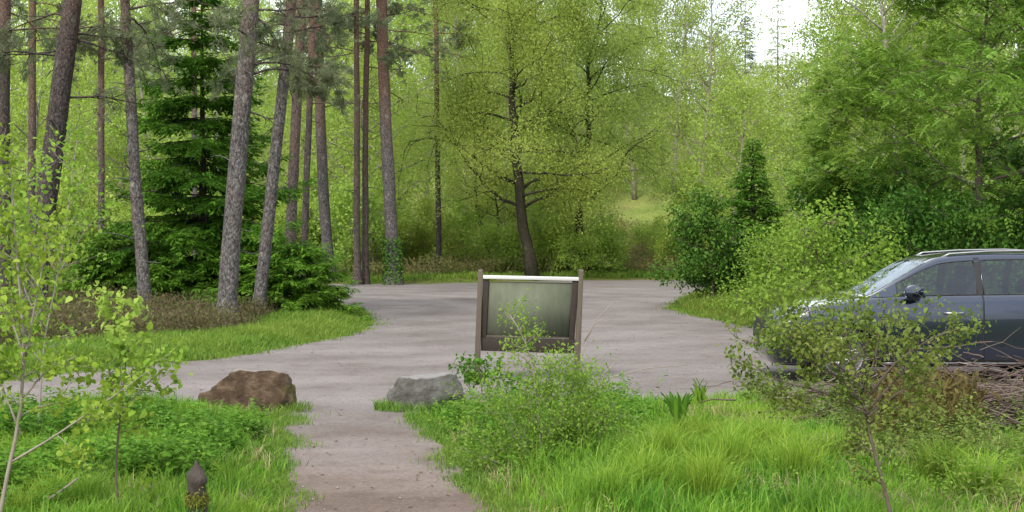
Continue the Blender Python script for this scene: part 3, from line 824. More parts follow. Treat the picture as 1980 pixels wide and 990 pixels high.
# ------------------------------------------------------------------ woodland behind: birches, each a tree of its own
GW = 'birches in the woodland beyond the car park'
BI = []
HB = (15, 16.5, 14, 13, 15.5, 12, 14.5, 13, 11)
for k in range(9):
    r = np.random.default_rng(60 + k)
    Hh = HB[k]
    wl = broadleaf(r, Hh, .15, (1.2, 2.0, .8, .6, 2.5, .5, .8, .5, .4)[k], (2.9, 3.2, 3.4, 3.0, 2.8, 3.2, 3.0, 3.2, 3.3)[k], 26, 10500, .135, .12, -.01, .55, .30, 5, 3, None,
                   (r.normal(0, .04), r.normal(0, .04)), .035, droop=.05, wid=.66, minr=.016)
    BI.append((wl, M['lime'] if k > 5 else M['birch'] if k not in (1, 4) else M['birch_dull']))
LB = ['tall pale green birch in the wood beyond the car park', 'tall olive green birch in the wood beyond the car park', 'broad yellow-green birch in the wood beyond the car park',
      'bushy yellow-green birch in the wood beyond the car park', 'slender olive green birch in the wood beyond the car park', 'low full-skirted birch in the wood beyond the car park',
      'tall bright lime birch on the slope behind the pines', 'bushy bright lime birch on the slope behind the pines', 'low bright lime birch on the slope behind the pines']
protos = [None] * 9
def put_birch(k, x, y, rz, s):
    z = float(gh(x, y)) - .05
    if protos[k] is None:
        wl, lm = BI[k]
        protos[k] = proto('birch_tree', LB[k], 'birch tree', wl, M['bark_birch'] if k % 2 == 0 else M['bark_grey'], lm, (x, y, z), GW, rz, s)
    else:
        clone(protos[k], (x, y, z), rz, s)
r = np.random.default_rng(77)
placed = []
tries = 0
while len(placed) < 104 and tries < 6000:
    tries += 1
    y = r.uniform(59, 118); px = r.uniform(-120, 2120)
    x = (px - CX) / F_PX * y
    md = 2.9 if y < 80 else 3.5
    if 760 < px < 1380 and y < 65.5: continue
    if any((x - a) ** 2 + (y - c) ** 2 < md ** 2 for a, c, *_ in placed): continue
    k = int(r.integers(0, 6)); s = r.uniform(.8, 1.1)
    if px < 790: k = (6, 7, 8, 6)[int(r.integers(0, 4))]
    Hh = HB[k]
    lim = 1.0
    if 1390 < px < 1612:                         # the sky gap
        ytop = np.interp(px, [1390, 1425, 1470, 1560, 1590, 1612], [60, 105, 125, 130, 110, 50])
        lim = (CAM_H + (HOR - ytop) / F_PX * y - gh(x, y)) / Hh
    s = min(s, float(lim))
    if s < .35: continue
    placed.append((x, y, k, s))
for (x, y, k, s) in placed: put_birch(k, x, y, r.uniform(0, 6.28), s)

# shrubs and low birch scrub along the far edge
GS = 'low scrub along the far edge of the car park'
SC = []
for k in range(3):
    r = np.random.default_rng(90 + k)
    SC.append(broadleaf(r, (2.6, 3.4, 2.0)[k], .04, .15, (1.3, 1.5, 1.5)[k], 14, 4200, .11, .18, 0, .8, .18, 4, 3, None, (0, 0), .08, wid=.66, minr=.008))
sp = [None] * 3
r = np.random.default_rng(95)
LS = ['yellow-green sapling bush at the wood edge beyond the car park', 'tall light green bush at the wood edge beyond the car park', 'low spreading bush at the wood edge beyond the car park']
for q in range(96):
    y = r.uniform(55.5, 61) if q < 76 else r.uniform(62, 75); px = r.uniform(-60, 1500); x = (px - CX) / F_PX * y
    if 780 < px < 1340 and y < 57.0: continue
    k = int(r.integers(0, 3)); z = float(gh(x, y)) - .03
    if sp[k] is None: sp[k] = proto('wild_bush', LS[k], 'bush', SC[k], M['bark_grey'], M['lime'], (x, y, z), GS, 0, 1)
    else: clone(sp[k], (x, y, z), r.uniform(0, 6.28), r.uniform(.45, .85) if 780 < px < 1340 else r.uniform(.7, 1.25))

# unseen birches added behind the viewer to darken reflections in the car
r = np.random.default_rng(171)
for q in range(9):
    x, y = -26 + q * 8.5 + r.normal(0, 1.5), -34 + r.normal(0, 3)
    clone(protos[int(r.integers(0, 3))], (x, y, float(gh(x, y))), r.uniform(0, 6.28), r.uniform(.8, 1), 'birch standing behind the viewer beside the footpath', 'birches behind the viewer')

# conifers showing against the sky gap
r = np.random.default_rng(101)
def far_tree(px, pytop, Yd, R, lab, m, name='spruce_tree', cat='spruce tree', dens=5, nb=60, prof=None, ls=.34, nt_=8):
    x = (px - CX) / F_PX * Yd; z = float(gh(x, Yd)); H = CAM_H + (HOR - pytop) / F_PX * Yd - z
    wl = conifer(r, H, R, H * .15, nb, nt_, ls, .14, .1, .1, dens=dens, prof=prof)
    return proto(name, lab, cat, wl, M['bark_dark'], m, (x, Yd, z))
far_tree(1503, -20, 104, 2.6, 'airy pale green larch standing alone against the sky gap', M['birch_dull'], 'larch_tree', 'larch', 6, 80)
far_tree(1440, 22, 120, 2.4, 'dark blue-green spruce top left of the larch in the sky gap', M['far_conifer'], dens=9, nb=90)
far_tree(1325, -60, 112, 2.8, 'dark spruce spire poking above the birches left of the sky gap', M['far_conifer'], dens=5)
far_tree(1455, 268, 36.5, 1.75, 'young spruce with a thin leading shoot beside the dark holly bush', M['spruce'], 'young_spruce', 'young spruce', 16, 110, lambda s: (1 - s) ** 1.15 * (.85 + .3 * math.sin(s * 37)), ls=.15, nt_=18)

# ------------------------------------------------------------------ right side behind the car
def plant_at(px, py, **k):
    g = gp(px, py); return np.array([g[0], g[1], float(gh(g[0], g[1])) - .03])
r = np.random.default_rng(111)
wl = broadleaf(r, 3.0, .06, .12, 1.7, 22, 7500, .11, .2, -.02, .45, .14, 5, 3, None, (0, 0), .05, prof=lambda s: (1.05 - .75 * s) * (.75 + .4 * math.sin(s * 31)), wid=.6, minr=.008)
proto('holly_bush', 'dark glossy holly bush on the grass spur right of the car park', 'holly bush', wl, M['bark_twig'], M['dark_leaf'], plant_at(1378, 592), None, .6, (.80, .80, .88))
wl = broadleaf(r, 2.2, .05, .15, 1.5, 20, 6500, .08, .2, -.03, .55, .22, 5, 3, None, (0, 0), .07, prof=lambda s: (1.05 - .6 * s) * (.8 + .35 * math.sin(s * 27)), wid=.6, minr=.007)
proto('willow_bush', 'light green bushy willow behind the bonnet of the parked car', 'willow bush', wl, M['bark_twig'], M['shrub'], plant_at(1585, 645), None, 0, (1.0, 1.0, .88))
clone(bpy.data.objects['willow_bush'], plant_at(1480, 610), 2.0, (.8, .8, .7), 'round willow bush at the back of the grass spur beside the holly')
wl = broadleaf(r, 11.5, .14, 1.6, 2.8, 28, 24000, .085, .13, -.01, .5, .2, 6, 4, None, (.02, 0), .03, droop=.06, wid=.66, minr=.012)
x, y = (1745 - CX) / F_PX * 42, 42
proto('birch_tree', 'leafy green birch rising at the right rim of the sky gap', 'birch tree', wl, M['bark_birch'], M['rowan'], (x, y, float(gh(x, y))), None)
x, y = (1560 - CX) / F_PX * 47, 47
wl = broadleaf(r, 5.6, .07, .6, 1.7, 22, 11000, .085, .14, -.01, .6, .18, 5, 3, None, (.02, 0), .04, wid=.66, minr=.009)
proto('birch_tree', 'small white-stemmed birch in pale new leaf behind the willow bush', 'birch tree', wl, M['bark_birch'], M['birch'], (x, y, float(gh(x, y))), None)
x, y = (1420 - CX) / F_PX * 52, 52
wl = broadleaf(r, 7.2, .08, .8, 2.0, 22, 12000, .09, .14, -.01, .6, .2, 5, 3, None, (-.08, 0), .05, wid=.66, minr=.010)
proto('birch_tree', 'yellow-green leaning birch behind the dark holly bush', 'birch tree', wl, M['bark_grey'], M['birch'], (x, y, float(gh(x, y))), None)

def compound(leaf, P, D, r, L=.2, n=5):
    """feather leaves: leaflets in pairs along a rachis"""
    m = len(P); D = nrm(D); up = nrm(np.array([0, 0, 1.0]) + r.normal(0, .35, (m, 3))); sd = nrm(np.cross(D, up))
    Ls = L * r.uniform(.7, 1.25, m)
    for q in range(n):
        f = .2 + .8 * q / (n - 1)
        b_ = P + D * (Ls * f)[:, None] - np.array([0, 0, 1.0]) * (Ls * .28 * f * f)[:, None]
        for s_ in (-1, 1):
            ll = Ls * .40 * (1.05 - .45 * abs(f - .5))
            leaves(leaf, b_, nrm(sd * s_ + D * .45 - np.array([0, 0, .25])), up, ll, ll * .48, fold=.1)
def rowan(H, r0, R, zb, nl, ncomp, seed, lab, loc, L=.2, name='rowan_tree', lean=(0, 0), prof=None):
    r = np.random.default_rng(seed)
    wood, lf = broadleaf(r, H, r0, zb, R, nl, 10, .01, .13, -.012, .32, .2, 6, 4, None, lean, .05, prof=prof, twig_tubes=True, minr=.0045, limb=.8)
    # leaf sites: take them from twig ends by rebuilding along the wood's thin tubes
    V = np.concatenate([v for v in wood.v if len(v) in (12, 20)])
    idx = r.choice(len(V), ncomp)
    P = V[idx] + r.normal(0, .10, (ncomp, 3)); D = rdir(r, ncomp, -.1, .5)
    leaf = MB(); compound(leaf, P, D, r, L)
    return proto(name, lab, 'rowan tree', (wood, leaf), M['bark_twig'], M['rowan'], loc)
g = plant_at(2200, 636)
rowan(9.5, .14, 5.2, 1.7, 32, 8500, 121, 'rowan hanging long feathery boughs over the parked car', g, .24, lean=(-.05, 0), prof=lambda s: 1.05 - .5 * s)
x, y = (1900 - CX) / F_PX * 31, 31
rowan(8.0, .12, 3.2, 1.5, 26, 6500, 122, 'rowan with feathery leaves standing behind the roof of the parked car', (x, y, float(gh(x, y))), .26)
x, y = (1730 - CX) / F_PX * 36, 36
rowan(6.0, .09, 2.2, .9, 22, 4600, 123, 'smaller rowan behind the windscreen of the parked car', (x, y, float(gh(x, y))), .26)
# dim thicket behind the car
r = np.random.default_rng(131)
TH_ = broadleaf(r, 2.2, .04, .1, 1.4, 20, 6000, .10, .16, 0, .6, .18, 5, 3, None, (0, 0), .05, prof=lambda s: 1.0 - .55 * s, wid=.6, minr=.008)
tp = None
for q, (px, Yd, s, lab) in enumerate([(1700, 28.5, .8, 'dark thicket bush behind the car windscreen'), (1800, 29, .95, 'dark thicket bush above the car roof front'), (1890, 28.3, .9, 'dark thicket bush above the door pillar of the car'),
                                      (1985, 29, 1.0, 'dark thicket bush at the right edge behind the car'), (2080, 28.5, 1.1, 'dark thicket bush beyond the right edge'),
                                      (1760, 34, 1.4, 'taller thicket bush behind the car between two rowans'), (1650, 36, 1.3, 'taller thicket bush between the willow and a rowan'), (1960, 35, 1.5, 'tallest thicket bush under the rowan boughs')]):
    x = (px - CX) / F_PX * Yd; z = float(gh(x, Yd)) - .03
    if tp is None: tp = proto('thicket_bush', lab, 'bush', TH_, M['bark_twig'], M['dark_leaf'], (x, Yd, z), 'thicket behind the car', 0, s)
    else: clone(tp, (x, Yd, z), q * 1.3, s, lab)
r = np.random.default_rng(133)
for q, (px, Yd, k, s, lab) in enumerate([(1860, 55, 0, .8, 'birch filling the gap above the car roof between the rowans'), (2000, 58, 3, .9, 'birch at the right edge high behind the rowans'), (1720, 57, 1, .72, 'olive birch behind the smaller rowan'),
                                         (1960, 46, 2, .8, 'broad birch behind the tallest thicket bush'), (1800, 62, 4, .8, 'slender olive birch behind the rowans')]):
    x = (px - CX) / F_PX * Yd
    clone(protos[k], (x, Yd, float(gh(x, Yd))), q * 1.7, s, lab)

# ------------------------------------------------------------------ grass, heather, herbs (ground cover)
def poly_sample(P, n, r, ymin=None):
    P = np.asarray(P)[:, :2]; lo, hi = P.min(0), P.max(0); X = np.zeros((0, 2))
    while len(X) < n:
        c = r.uniform(lo, hi, (n * 2, 2)); c = c[inpoly(c[:, 0], c[:, 1], P)]; X = np.vstack([X, c])
    return X[:n]

def grass_patch(P, n_tuft, per, h, w, r, hvar=.4, edge=.04, lean=.5, spread=.07, keep=None, hmap=None):
    mb = MB()
    c = poly_sample(P, n_tuft, r)
    d = gdist(c[:, 0], c[:, 1])
    ok = d > edge
    if keep is not None: ok &= keep(c[:, 0], c[:, 1], r)
    c = c[ok]; d = d[ok]; n = len(c)
    th = h * (1 + hvar * vnoise(c[:, 0], c[:, 1], .45, 3) + r.normal(0, .18, n)).clip(.25) * (.3 + .7 * sm(.0, .5, d))
    if hmap is not None: th *= hmap(c[:, 0], c[:, 1])
    rep = np.repeat(np.arange(n), per); m = len(rep)
    off = r.normal(0, spread, (m, 2))
    xy = c[rep] + off
    ln = off / spread * .28 * lean + r.normal(0, .30 * lean, (m, 2)) + np.array([.10, 0])
    z = gh(xy[:, 0], xy[:, 1]) - .01
    blades(mb, np.column_stack([xy, z]), th[rep] * r.uniform(.5, 1.15, m), ln, w * r.uniform(.7, 1.3, m), r)
    return mb

r = np.random.default_rng(141)
G = lambda L: np.array([gp(*p) for p in L])
# right-hand foreground bank
PR = G([(760, 806), (860, 795), (1000, 793), (1180, 786), (1440, 777), (1700, 784), (2150, 800), (2250, 1080), (1020, 1080), (935, 1000), (880, 935), (835, 865), (800, 825)])
near = lambda x, y, r: (r.random(len(x)) < np.clip((9.6 / y) ** 1.0, 0, 1)) & (vnoise(x, y, .55, 13) + r.normal(0, .25, len(x)) > -.62)
mb = grass_patch(PR, 6500, 12, .20, .0075, r, .5, .03, .8, .06, near, lambda x, y: (.65 + .35 * sm(12.5, 9.5, y) + .25 * vnoise(x, y, .9, 8)) * (1 - .5 * sm(1.9, 2.5, x) * sm(12.5, 11, y)))
o = struct('grass', mb, M['grass'], 'lush bright green grass on the bank right of the path', 'grass', 'stuff')
# left-hand foreground bank
PL = G([(-250, 815), (0, 800), (200, 792), (400, 798), (560, 812), (562, 850), (570, 900), (590, 960), (602, 1000), (610, 1080), (-250, 1080)])
mb = grass_patch(PL, 4800, 12, .21, .0075, r, .45, .03, .8, .06, near, lambda x, y: .75 + .3 * vnoise(x, y, .9, 5))
struct('grass', mb, M['grass'], 'lush bright green grass on the bank left of the path', 'grass', 'stuff')
# island verge
PI_ = G([(-300, 752), (0, 739), (150, 717), (280, 705), (400, 695), (480, 684), (560, 669), (640, 655), (695, 640), (718, 621), (700, 603), (640, 598), (520, 632), (440, 655), (330, 668), (200, 680), (60, 690), (-300, 700)])
mb = grass_patch(PI_, 9000, 11, .16, .012, r, .5, .0, .9, .10)
struct('grass', mb, M['lawn'], 'bright green grass verge in front of the pines', 'grass', 'stuff')
# spur by the holly and the far edges
PS = G([(1480, 634), (1430, 628), (1350, 612), (1290, 597), (1318, 580), (1360, 562), (1450, 562), (1700, 600), (2300, 640), (2300, 652), (1980, 645), (1600, 640)])
mb = grass_patch(PS, 5200, 10, .22, .016, r, .4, .0, .8, .12)
struct('grass', mb, M['lawn'], 'rough grass on the spur under the holly bush', 'grass', 'stuff')
PF = G([(1375, 545), (1340, 540), (1130, 540), (930, 545), (800, 548), (650, 548), (-200, 549), (-200, 536), (650, 535), (800, 533), (1130, 526), (1400, 526)])
mb = grass_patch(PF, 7000, 9, .20, .03, r, .6, .0, .8, .25)
struct('grass', mb, M['lawn'], 'strip of yellowish grass along the far edge of the car park', 'grass', 'stuff')
# short thin grass creeping over the path edges
def edge_grass():
    mb = MB(); r = np.random.default_rng(143)
    for P, n, sg, y1, w, hh in ((PATH, 22000, .10, 14.5, .006, .08), (LOT, 60000, .20, 34, .011, .11)):
        i_ = r.integers(0, len(P), n); t_ = r.random(n)[:, None]
        a, b_ = P[i_], np.roll(P, -1, 0)[i_]
        xy = a + (b_ - a) * t_ + r.normal(0, sg, (n, 2)) * (1 + .8 * vnoise(a[:, :1], a[:, 1:], .6, 3))
        d = gdist(xy[:, 0], xy[:, 1])
        ok = (xy[:, 1] > 7.8) & (xy[:, 1] < y1) & (abs(xy[:, 0]) < 14) & (vnoise(xy[:, 0], xy[:, 1], .35, 7) + r.normal(0, .2, n) > np.where(d < 0, .05 - d * 1.2, -.6))
        if P is LOT: ok &= ~inpoly(xy[:, 0], xy[:, 1], PATH)
        xy = xy[ok]; n = len(xy)
        z = np.maximum(gh(xy[:, 0], xy[:, 1]), .006)
        blades(mb, np.column_stack([xy, z]), r.uniform(.02, hh, n), r.normal(0, .6, (n, 2)), w, r)
    # tufts grown up round the boulders and the stump
    for px, py, Y, R_ in ((474, 800, 14.6, .5), (820, 800, 14.7, .38), (381, 1050, 8.5, .1), (921, 760, 17.5, .1), (1113, 760, 17.5, .1)):
        c = at(px, py, Y); n = 900; az = r.uniform(0, 6.28, n); q = R_ * r.uniform(.85, 1.35, n)
        xy = np.column_stack([c[0] + q * np.cos(az), c[1] + .6 * q * np.sin(az)])
        blades(mb, np.column_stack([xy, np.maximum(gh(xy[:, 0], xy[:, 1]), .004)]), r.uniform(.04, .15, n), r.normal(0, .5, (n, 2)), .007, r)
    struct('grass', mb, M['lawn'], 'short sparse grass creeping over the gravel edges and round the boulders', 'grass', 'stuff')
    # fallen leaves and bits of bark on the gravel
    mb = MB(); n = 2600; y = 8.5 + 30 * r.random(n) ** 1.5; x = r.uniform(-9, 8, n); d = gdist(x, y)
    ok = (d < -.02) & (r.random(n) < np.exp(d / .9) + .10); x, y = x[ok], y[ok]; n = len(x)
    az = r.uniform(0, 6.28, n); sz = r.uniform(.018, .05, n)
    leaves(mb, np.column_stack([x, y, np.full(n, .014)]), np.column_stack([np.cos(az), np.sin(az), r.normal(.05, .1, n)]), np.array([0, 0, 1.0]) + r.normal(0, .25, (n, 3)), sz, sz * .55)
    lm = solid_mat('dead_leaf_litter', [(.06, .035, .02), (.13, .08, .045), (.20, .15, .09)], island=True, rough=.85)
    struct('leaf_litter', mb, lm, 'dead brown leaves scattered on the gravel', 'leaf litter', 'stuff')
edge_grass()
# dead straw in the grass
mb = MB()
c = np.vstack([poly_sample(PR, 1500, r), poly_sample(PL, 900, r)])
c = c[(vnoise(c[:, 0], c[:, 1], .5, 9) > .15) & (gdist(c[:, 0], c[:, 1]) > .1)]
rep = np.repeat(c, 9, 0) + r.normal(0, .06, (len(c) * 9, 2)); n = len(rep)
blades(mb, np.column_stack([rep, gh(rep[:, 0], rep[:, 1])]), r.uniform(.06, .20, n), r.normal(0, .7, (n, 2)), .0045, r)
struct('dead_grass', mb, M['straw'], 'pale dead straw lying in the grass', 'dead grass', 'stuff')

def sprigs(P, n, h, r, per=14, ls=.035, wid=.45, edge=.2, spread=.16, keep=None):
    """low woody ground cover: sprig clumps of small leaves on upright shoots"""
    mb = MB(); c = poly_sample(P, n, r); c = c[gdist(c[:, 0], c[:, 1]) > edge]
    if keep is not None: c = c[keep(c[:, 0], c[:, 1])]
    n = len(c); hh = h * (1 + .45 * vnoise(c[:, 0], c[:, 1], .8, 6) + r.normal(0, .2, n)).clip(.3)
    rep = np.repeat(np.arange(n), per); m = len(rep)
    f = r.random(m) ** .7
    xy = c[rep] + r.normal(0, spread, (m, 2)) * (.4 + .6 * f)[:, None]
    z = gh(xy[:, 0], xy[:, 1]) + f * hh[rep]
    s = ls * r.uniform(.6, 1.5, m)
    leaves(mb, np.column_stack([xy, z]), rdir(r, m, .9), rdir(r, m, .4), s, s * wid)
    return mb
PH = G([(-100, 715), (60, 690), (200, 680), (330, 668), (440, 655), (520, 632), (560, 610), (560, 585), (300, 580), (0, 580), (-200, 600)])
mb = sprigs(PH, 4200, .40, r, 46, .065, .26, .2, .2)
struct('heather', mb, M['heather'], 'brown heather growing under the pines', 'heather', 'stuff')
PE = G([(-200, 546), (300, 545), (640, 544), (800, 544), (930, 540), (1130, 536), (1360, 537), (1500, 520), (1300, 515), (900, 515), (600, 520), (200, 520), (-300, 522)])
mb = sprigs(PE, 4200, .50, r, 44, .12, .34, .5, .35)
M['scrub'] = leaf_mat('olive_scrub', [(.19, .155, .085), (.26, .22, .11), (.25, .29, .08), (.36, .31, .17)], .35, .4, .7, .1, (.30, .30, .09))
struct('heather', mb, M['scrub'], 'olive brown heather and bramble along the wood edge beyond the car park', 'heather', 'stuff')
# leafy herbs of the foreground banks
def herbs(P, n, r, h=.3, ls=.05, per=16, keep=None, edge=.12):
    wood, leaf = MB(), MB()
    c = poly_sample(P, n, r); c = c[gdist(c[:, 0], c[:, 1]) > edge]
    if keep is not None: c = c[keep(c[:, 0], c[:, 1])]
    n = len(c); hh = h * (1 + .4 * vnoise(c[:, 0], c[:, 1], .5, 11) + r.normal(0, .25, n)).clip(.25)
    rep = np.repeat(np.arange(n), per); m = len(rep); f = np.tile(np.linspace(.15, 1, per), n)
    ln = r.normal(0, .35, (n, 2))
    xy = c[rep] + ln[rep] * (f * hh[rep])[:, None]
    z = gh(xy[:, 0], xy[:, 1]) + f * hh[rep]
    az = np.tile(np.arange(per) * 1.9, n) + r.uniform(0, 6, n)[rep] + r.normal(0, .3, m)
    ax = np.stack([np.cos(az), np.sin(az), .15 + r.normal(0, .3, m)], 1)
    s = ls * r.uniform(.6, 1.35, m) * (1.15 - .45 * f)
    leaves(leaf, np.column_stack([xy, z]), ax, np.array([0, 0, 1.0]) + r.normal(0, .25, (m, 3)), s, s * .6, True)
    return leaf
PHL = G([(-250, 860), (0, 850), (250, 842), (400, 832), (480, 830), (520, 850), (470, 890), (420, 930), (380, 1000), (100, 1060), (-250, 1060)])
mb = herbs(PHL, 1500, r, .27, .065, 15, lambda x, y: (vnoise(x, y, .6, 2) > -.15))
struct('undergrowth', mb, M['herb'], 'dense leafy nettles and brambles on the bank left of the path', 'undergrowth', 'stuff')
PHR = G([(840, 812), (960, 800), (1200, 795), (1250, 850), (1180, 930), (1000, 940), (900, 880)])
mb = herbs(PHR, 420, r, .24, .05, 16)
struct('undergrowth', mb, M['herb'], 'leafy weeds round the foot of the information board', 'undergrowth', 'stuff')
PHQ = G([(1440, 790), (1700, 800), (2150, 830), (2150, 1060), (1850, 1000), (1600, 870)])
mb = herbs(PHQ, 900, r, .30, .045, 18, lambda x, y: vnoise(x, y, .6, 4) > -.1)
struct('undergrowth', mb, M['sapling'], 'bramble stems and small leaves beside the brush heap', 'undergrowth', 'stuff')
mb = herbs(PR, 900, r, .13, .04, 10, lambda x, y: vnoise(x, y, .8, 21) > .05)
struct('undergrowth', mb, M['hazel'], 'small broad-leaved weeds mixed into the grass right of the path', 'undergrowth', 'stuff')
mb = sprigs(G([(1690, 880), (1740, 830), (1880, 850), (1870, 905), (1760, 910)]), 110, .34, r, 30, .09, .22, .1, .09)
struct('bracken', mb, M['bracken'], 'rusty dead bracken in front of the brush heap', 'bracken', 'stuff')

# ------------------------------------------------------------------ parked car
def catmull(C, t):
    C = np.asarray(C, float); n = len(C); i = np.clip(np.floor(t).astype(int), 0, n - 2); f = (t - i).reshape(-1, *([1] * (C.ndim - 1)))
    p0, p1, p2, p3 = C[np.maximum(i - 1, 0)], C[i], C[i + 1], C[np.minimum(i + 2, n - 1)]
    m1, m2 = (p2 - p0) * .5, (p3 - p1) * .5
    return (2 * f ** 3 - 3 * f ** 2 + 1) * p1 + (f ** 3 - 2 * f ** 2 + f) * m1 + (-2 * f ** 3 + 3 * f ** 2) * p2 + (f ** 3 - f ** 2) * m2

class Surf:
    def __init__(s, C):
        s.C = np.asarray(C, float); s.K, s.R = s.C.shape[:2]
        aa = np.linspace(0, s.K - 1, 400); s.aa = aa; s.uu = catmull(s.C[:, s.R // 2, 0], aa)
    def grid(s, a, b, side=-1):
        A = catmull(s.C, np.asarray(a, float))
        out = np.stack([catmull(A[i], np.asarray(b, float)) for i in range(len(A))])
        out[..., 1] *= side
        return out
    def a_of(s, u): return np.interp(u, s.uu, s.aa)

def grid_faces(n, m):
    i = (np.arange(n - 1)[:, None] * m + np.arange(m - 1)[None]).ravel()
    return np.stack([i, i + 1, i + m + 1, i + m], 1)

def gnormals(G_):
    du = np.gradient(G_, axis=0); dv = np.gradient(G_, axis=1)
    return nrm(np.cross(du, dv))

def patch(mb, S_, us, b0, b1, nb, side, off, skirt=.012, b0f=None, b1f=None):
    """a panel lying `off` proud of the surface, with a turned-in rim"""
    us = np.asarray(us, float); a = S_.a_of(us); n = len(us)
    A = catmull(S_.C, a); rows = []
    for i in range(n):
        lo = b0f(us[i]) if b0f else b0; hi = b1f(us[i]) if b1f else b1
        rows.append(catmull(A[i], np.linspace(lo, hi, nb)))
    P = np.stack(rows)
    N = gnormals(P)
    ctr = np.array([2.2, 0, .7])
    if (N * (P - ctr)).sum() < 0: N = -N
    Q = P + N * off; I = P + N * (off - skirt)
    Q[..., 1] *= side; I[..., 1] *= side
    rim = [(0, j) for j in range(nb)] + [(i, nb - 1) for i in range(1, n)] + [(n - 1, j) for j in range(nb - 2, -1, -1)] + [(i, 0) for i in range(n - 2, 0, -1)]
    V = Q.reshape(-1, 3); base_ = len(V)
    V = np.vstack([V, np.array([Q[i, j] for i, j in rim]), np.array([I[i, j] for i, j in rim])])
    k = len(rim); jj = np.arange(k); kk = (jj + 1) % k
    F = grid_faces(n, nb)
    if (-gnormals(Q) * (Q - ctr)).sum() < 0: F = F[:, ::-1]
    F2 = np.stack([base_ + jj, base_ + kk, base_ + k + kk, base_ + k + jj], 1)
    mb.add(V, np.vstack([F, F2]))

def build_car():
    paint = solid_mat('slate_blue_metallic_paint', [(.025, .036, .064), (.029, .041, .071)], 200, rough=.22, metal=.8, coat=1.0, spec=.5)
    glass, nt, out = nodes('tinted_glass')
    b = nt.nodes.new('ShaderNodeBsdfGlossy'); b.inputs['Roughness'].default_value = .01; b.inputs['Color'].default_value = (.80, .88, 1, 1)
    tr = nt.nodes.new('ShaderNodeBsdfTransparent'); tr.inputs['Color'].default_value = (.62, .70, .76, 1)
    fr = nt.nodes.new('ShaderNodeFresnel'); fr.inputs['IOR'].default_value = 1.65
    mxs = nt.nodes.new('ShaderNodeMixShader'); nt.links.new(fr.outputs[0], mxs.inputs[0]); nt.links.new(tr.outputs[0], mxs.inputs[1]); nt.links.new(b.outputs[0], mxs.inputs[2])
    nt.links.new(mxs.outputs[0], out.inputs['Surface'])
    black = solid_mat('black_plastic', [(.012, .012, .013), (.02, .02, .021)], 60, rough=.55)
    rubber = solid_mat('tyre_rubber', [(.015, .015, .015), (.03, .029, .028)], 30, rough=.85)
    silver = solid_mat('silver_trim', [(.30, .30, .31), (.36, .36, .37)], 30, rough=.38, metal=.9)
    lampm = solid_mat('headlamp_lens', [(.03, .035, .04), (.12, .135, .15)], 9, (1, 1, 3), .08, spec=.6, coat=1)
    white = solid_mat('lamp_white_strip', [(.85, .87, .9), (.9, .92, .95)], 9, rough=.2, coat=1)
    red = solid_mat('tail_lamp_red', [(.25, .01, .01), (.4, .02, .02)], 9, rough=.12, coat=1)
    Z = lambda u, v, z, du=None: [[u + (du[i] if du else 0), v[i], z[i]] for i in range(8)]
    body = Surf([
        Z(.05, [0] * 8, [.25, .26, .34, .50, .64, .72, .745, .755], [.10, .05, 0, 0, .01, .03, .05, .06]),
        Z(.075, [0, .30, .50, .54, .52, .46, .25, 0], [.23, .23, .33, .50, .65, .735, .765, .775], [.08, .04, 0, 0, .01, .03, .05, .06]),
        Z(.18, [0, .55, .76, .80, .78, .70, .36, 0], [.21, .21, .32, .50, .67, .785, .82, .835]),
        Z(.42, [0, .66, .865, .905, .885, .795, .42, 0], [.20, .20, .30, .52, .74, .880, .915, .93]),
        Z(.90, [0, .70, .885, .93, .91, .81, .42, 0], [.20, .20, .28, .55, .82, .965, .995, 1.005]),
        Z(1.40, [0, .70, .885, .925, .915, .825, .42, 0], [.20, .20, .27, .56, .865, 1.03, 1.045, 1.05]),
        Z(2.20, [0, .70, .885, .925, .918, .835, .42, 0], [.20, .20, .27, .56, .88, 1.05, 1.055, 1.055]),
        Z(3.20, [0, .70, .885, .925, .92, .835, .42, 0], [.20, .20, .27, .56, .90, 1.065, 1.07, 1.07]),
        Z(3.90, [0, .70, .875, .92, .91, .82, .42, 0], [.21, .21, .29, .57, .92, 1.08, 1.085, 1.085]),
        Z(4.28, [0, .60, .80, .85, .84, .77, .4, 0], [.26, .26, .36, .58, .92, 1.08, 1.09, 1.09]),
        Z(4.41, [0, .40, .58, .66, .66, .60, .3, 0], [.30, .30, .4, .6, .92, 1.06, 1.07, 1.07]),
        Z(4.45, [0] * 8, [.33, .33, .42, .6, .92, 1.05, 1.06, 1.06])])
    Zg = lambda u, bv, bz, rv, rz, cz: [[u, bv, bz], [u, .52 * bv + .48 * rv + .02, .5 * (bz + rz)], [u, rv, rz], [u, rv * .62, rz + (cz - rz) * .72], [u, 0, cz]]
    cab = Surf([Zg(1.12, .79, 1.00, .74, 1.01, 1.02), Zg(1.30, .81, 1.03, .735, 1.075, 1.10), Zg(1.60, .825, 1.04, .70, 1.235, 1.27), Zg(1.95, .83, 1.045, .66, 1.425, 1.465), Zg(2.20, .832, 1.048, .63, 1.495, 1.53),
                Zg(2.75, .832, 1.055, .61, 1.53, 1.575), Zg(3.40, .825, 1.06, .60, 1.525, 1.575), Zg(3.95, .80, 1.07, .58, 1.48, 1.53), Zg(4.20, .765, 1.075, .60, 1.27, 1.30), Zg(4.32, .73, 1.075, .64, 1.09, 1.095)])
    loc = np.array([3.03, 18.05, .0])
    t = thing('parked_car', 'slate blue estate-style car parked on gravel behind the roadside saplings', 'car', loc)
    mk = lambda name, mb, m, par=None, sm_=True: link(name, mb.mesh(name, smooth=sm_), m, par or t)
    # shell with the wheel arches left open, each opening trimmed to a true arc
    mb = MB(); aa = np.linspace(0, 11, 240); bb = np.linspace(0, 7, 120)
    L_ = body.grid(aa, bb, -1); R_ = body.grid(aa, bb, 1)
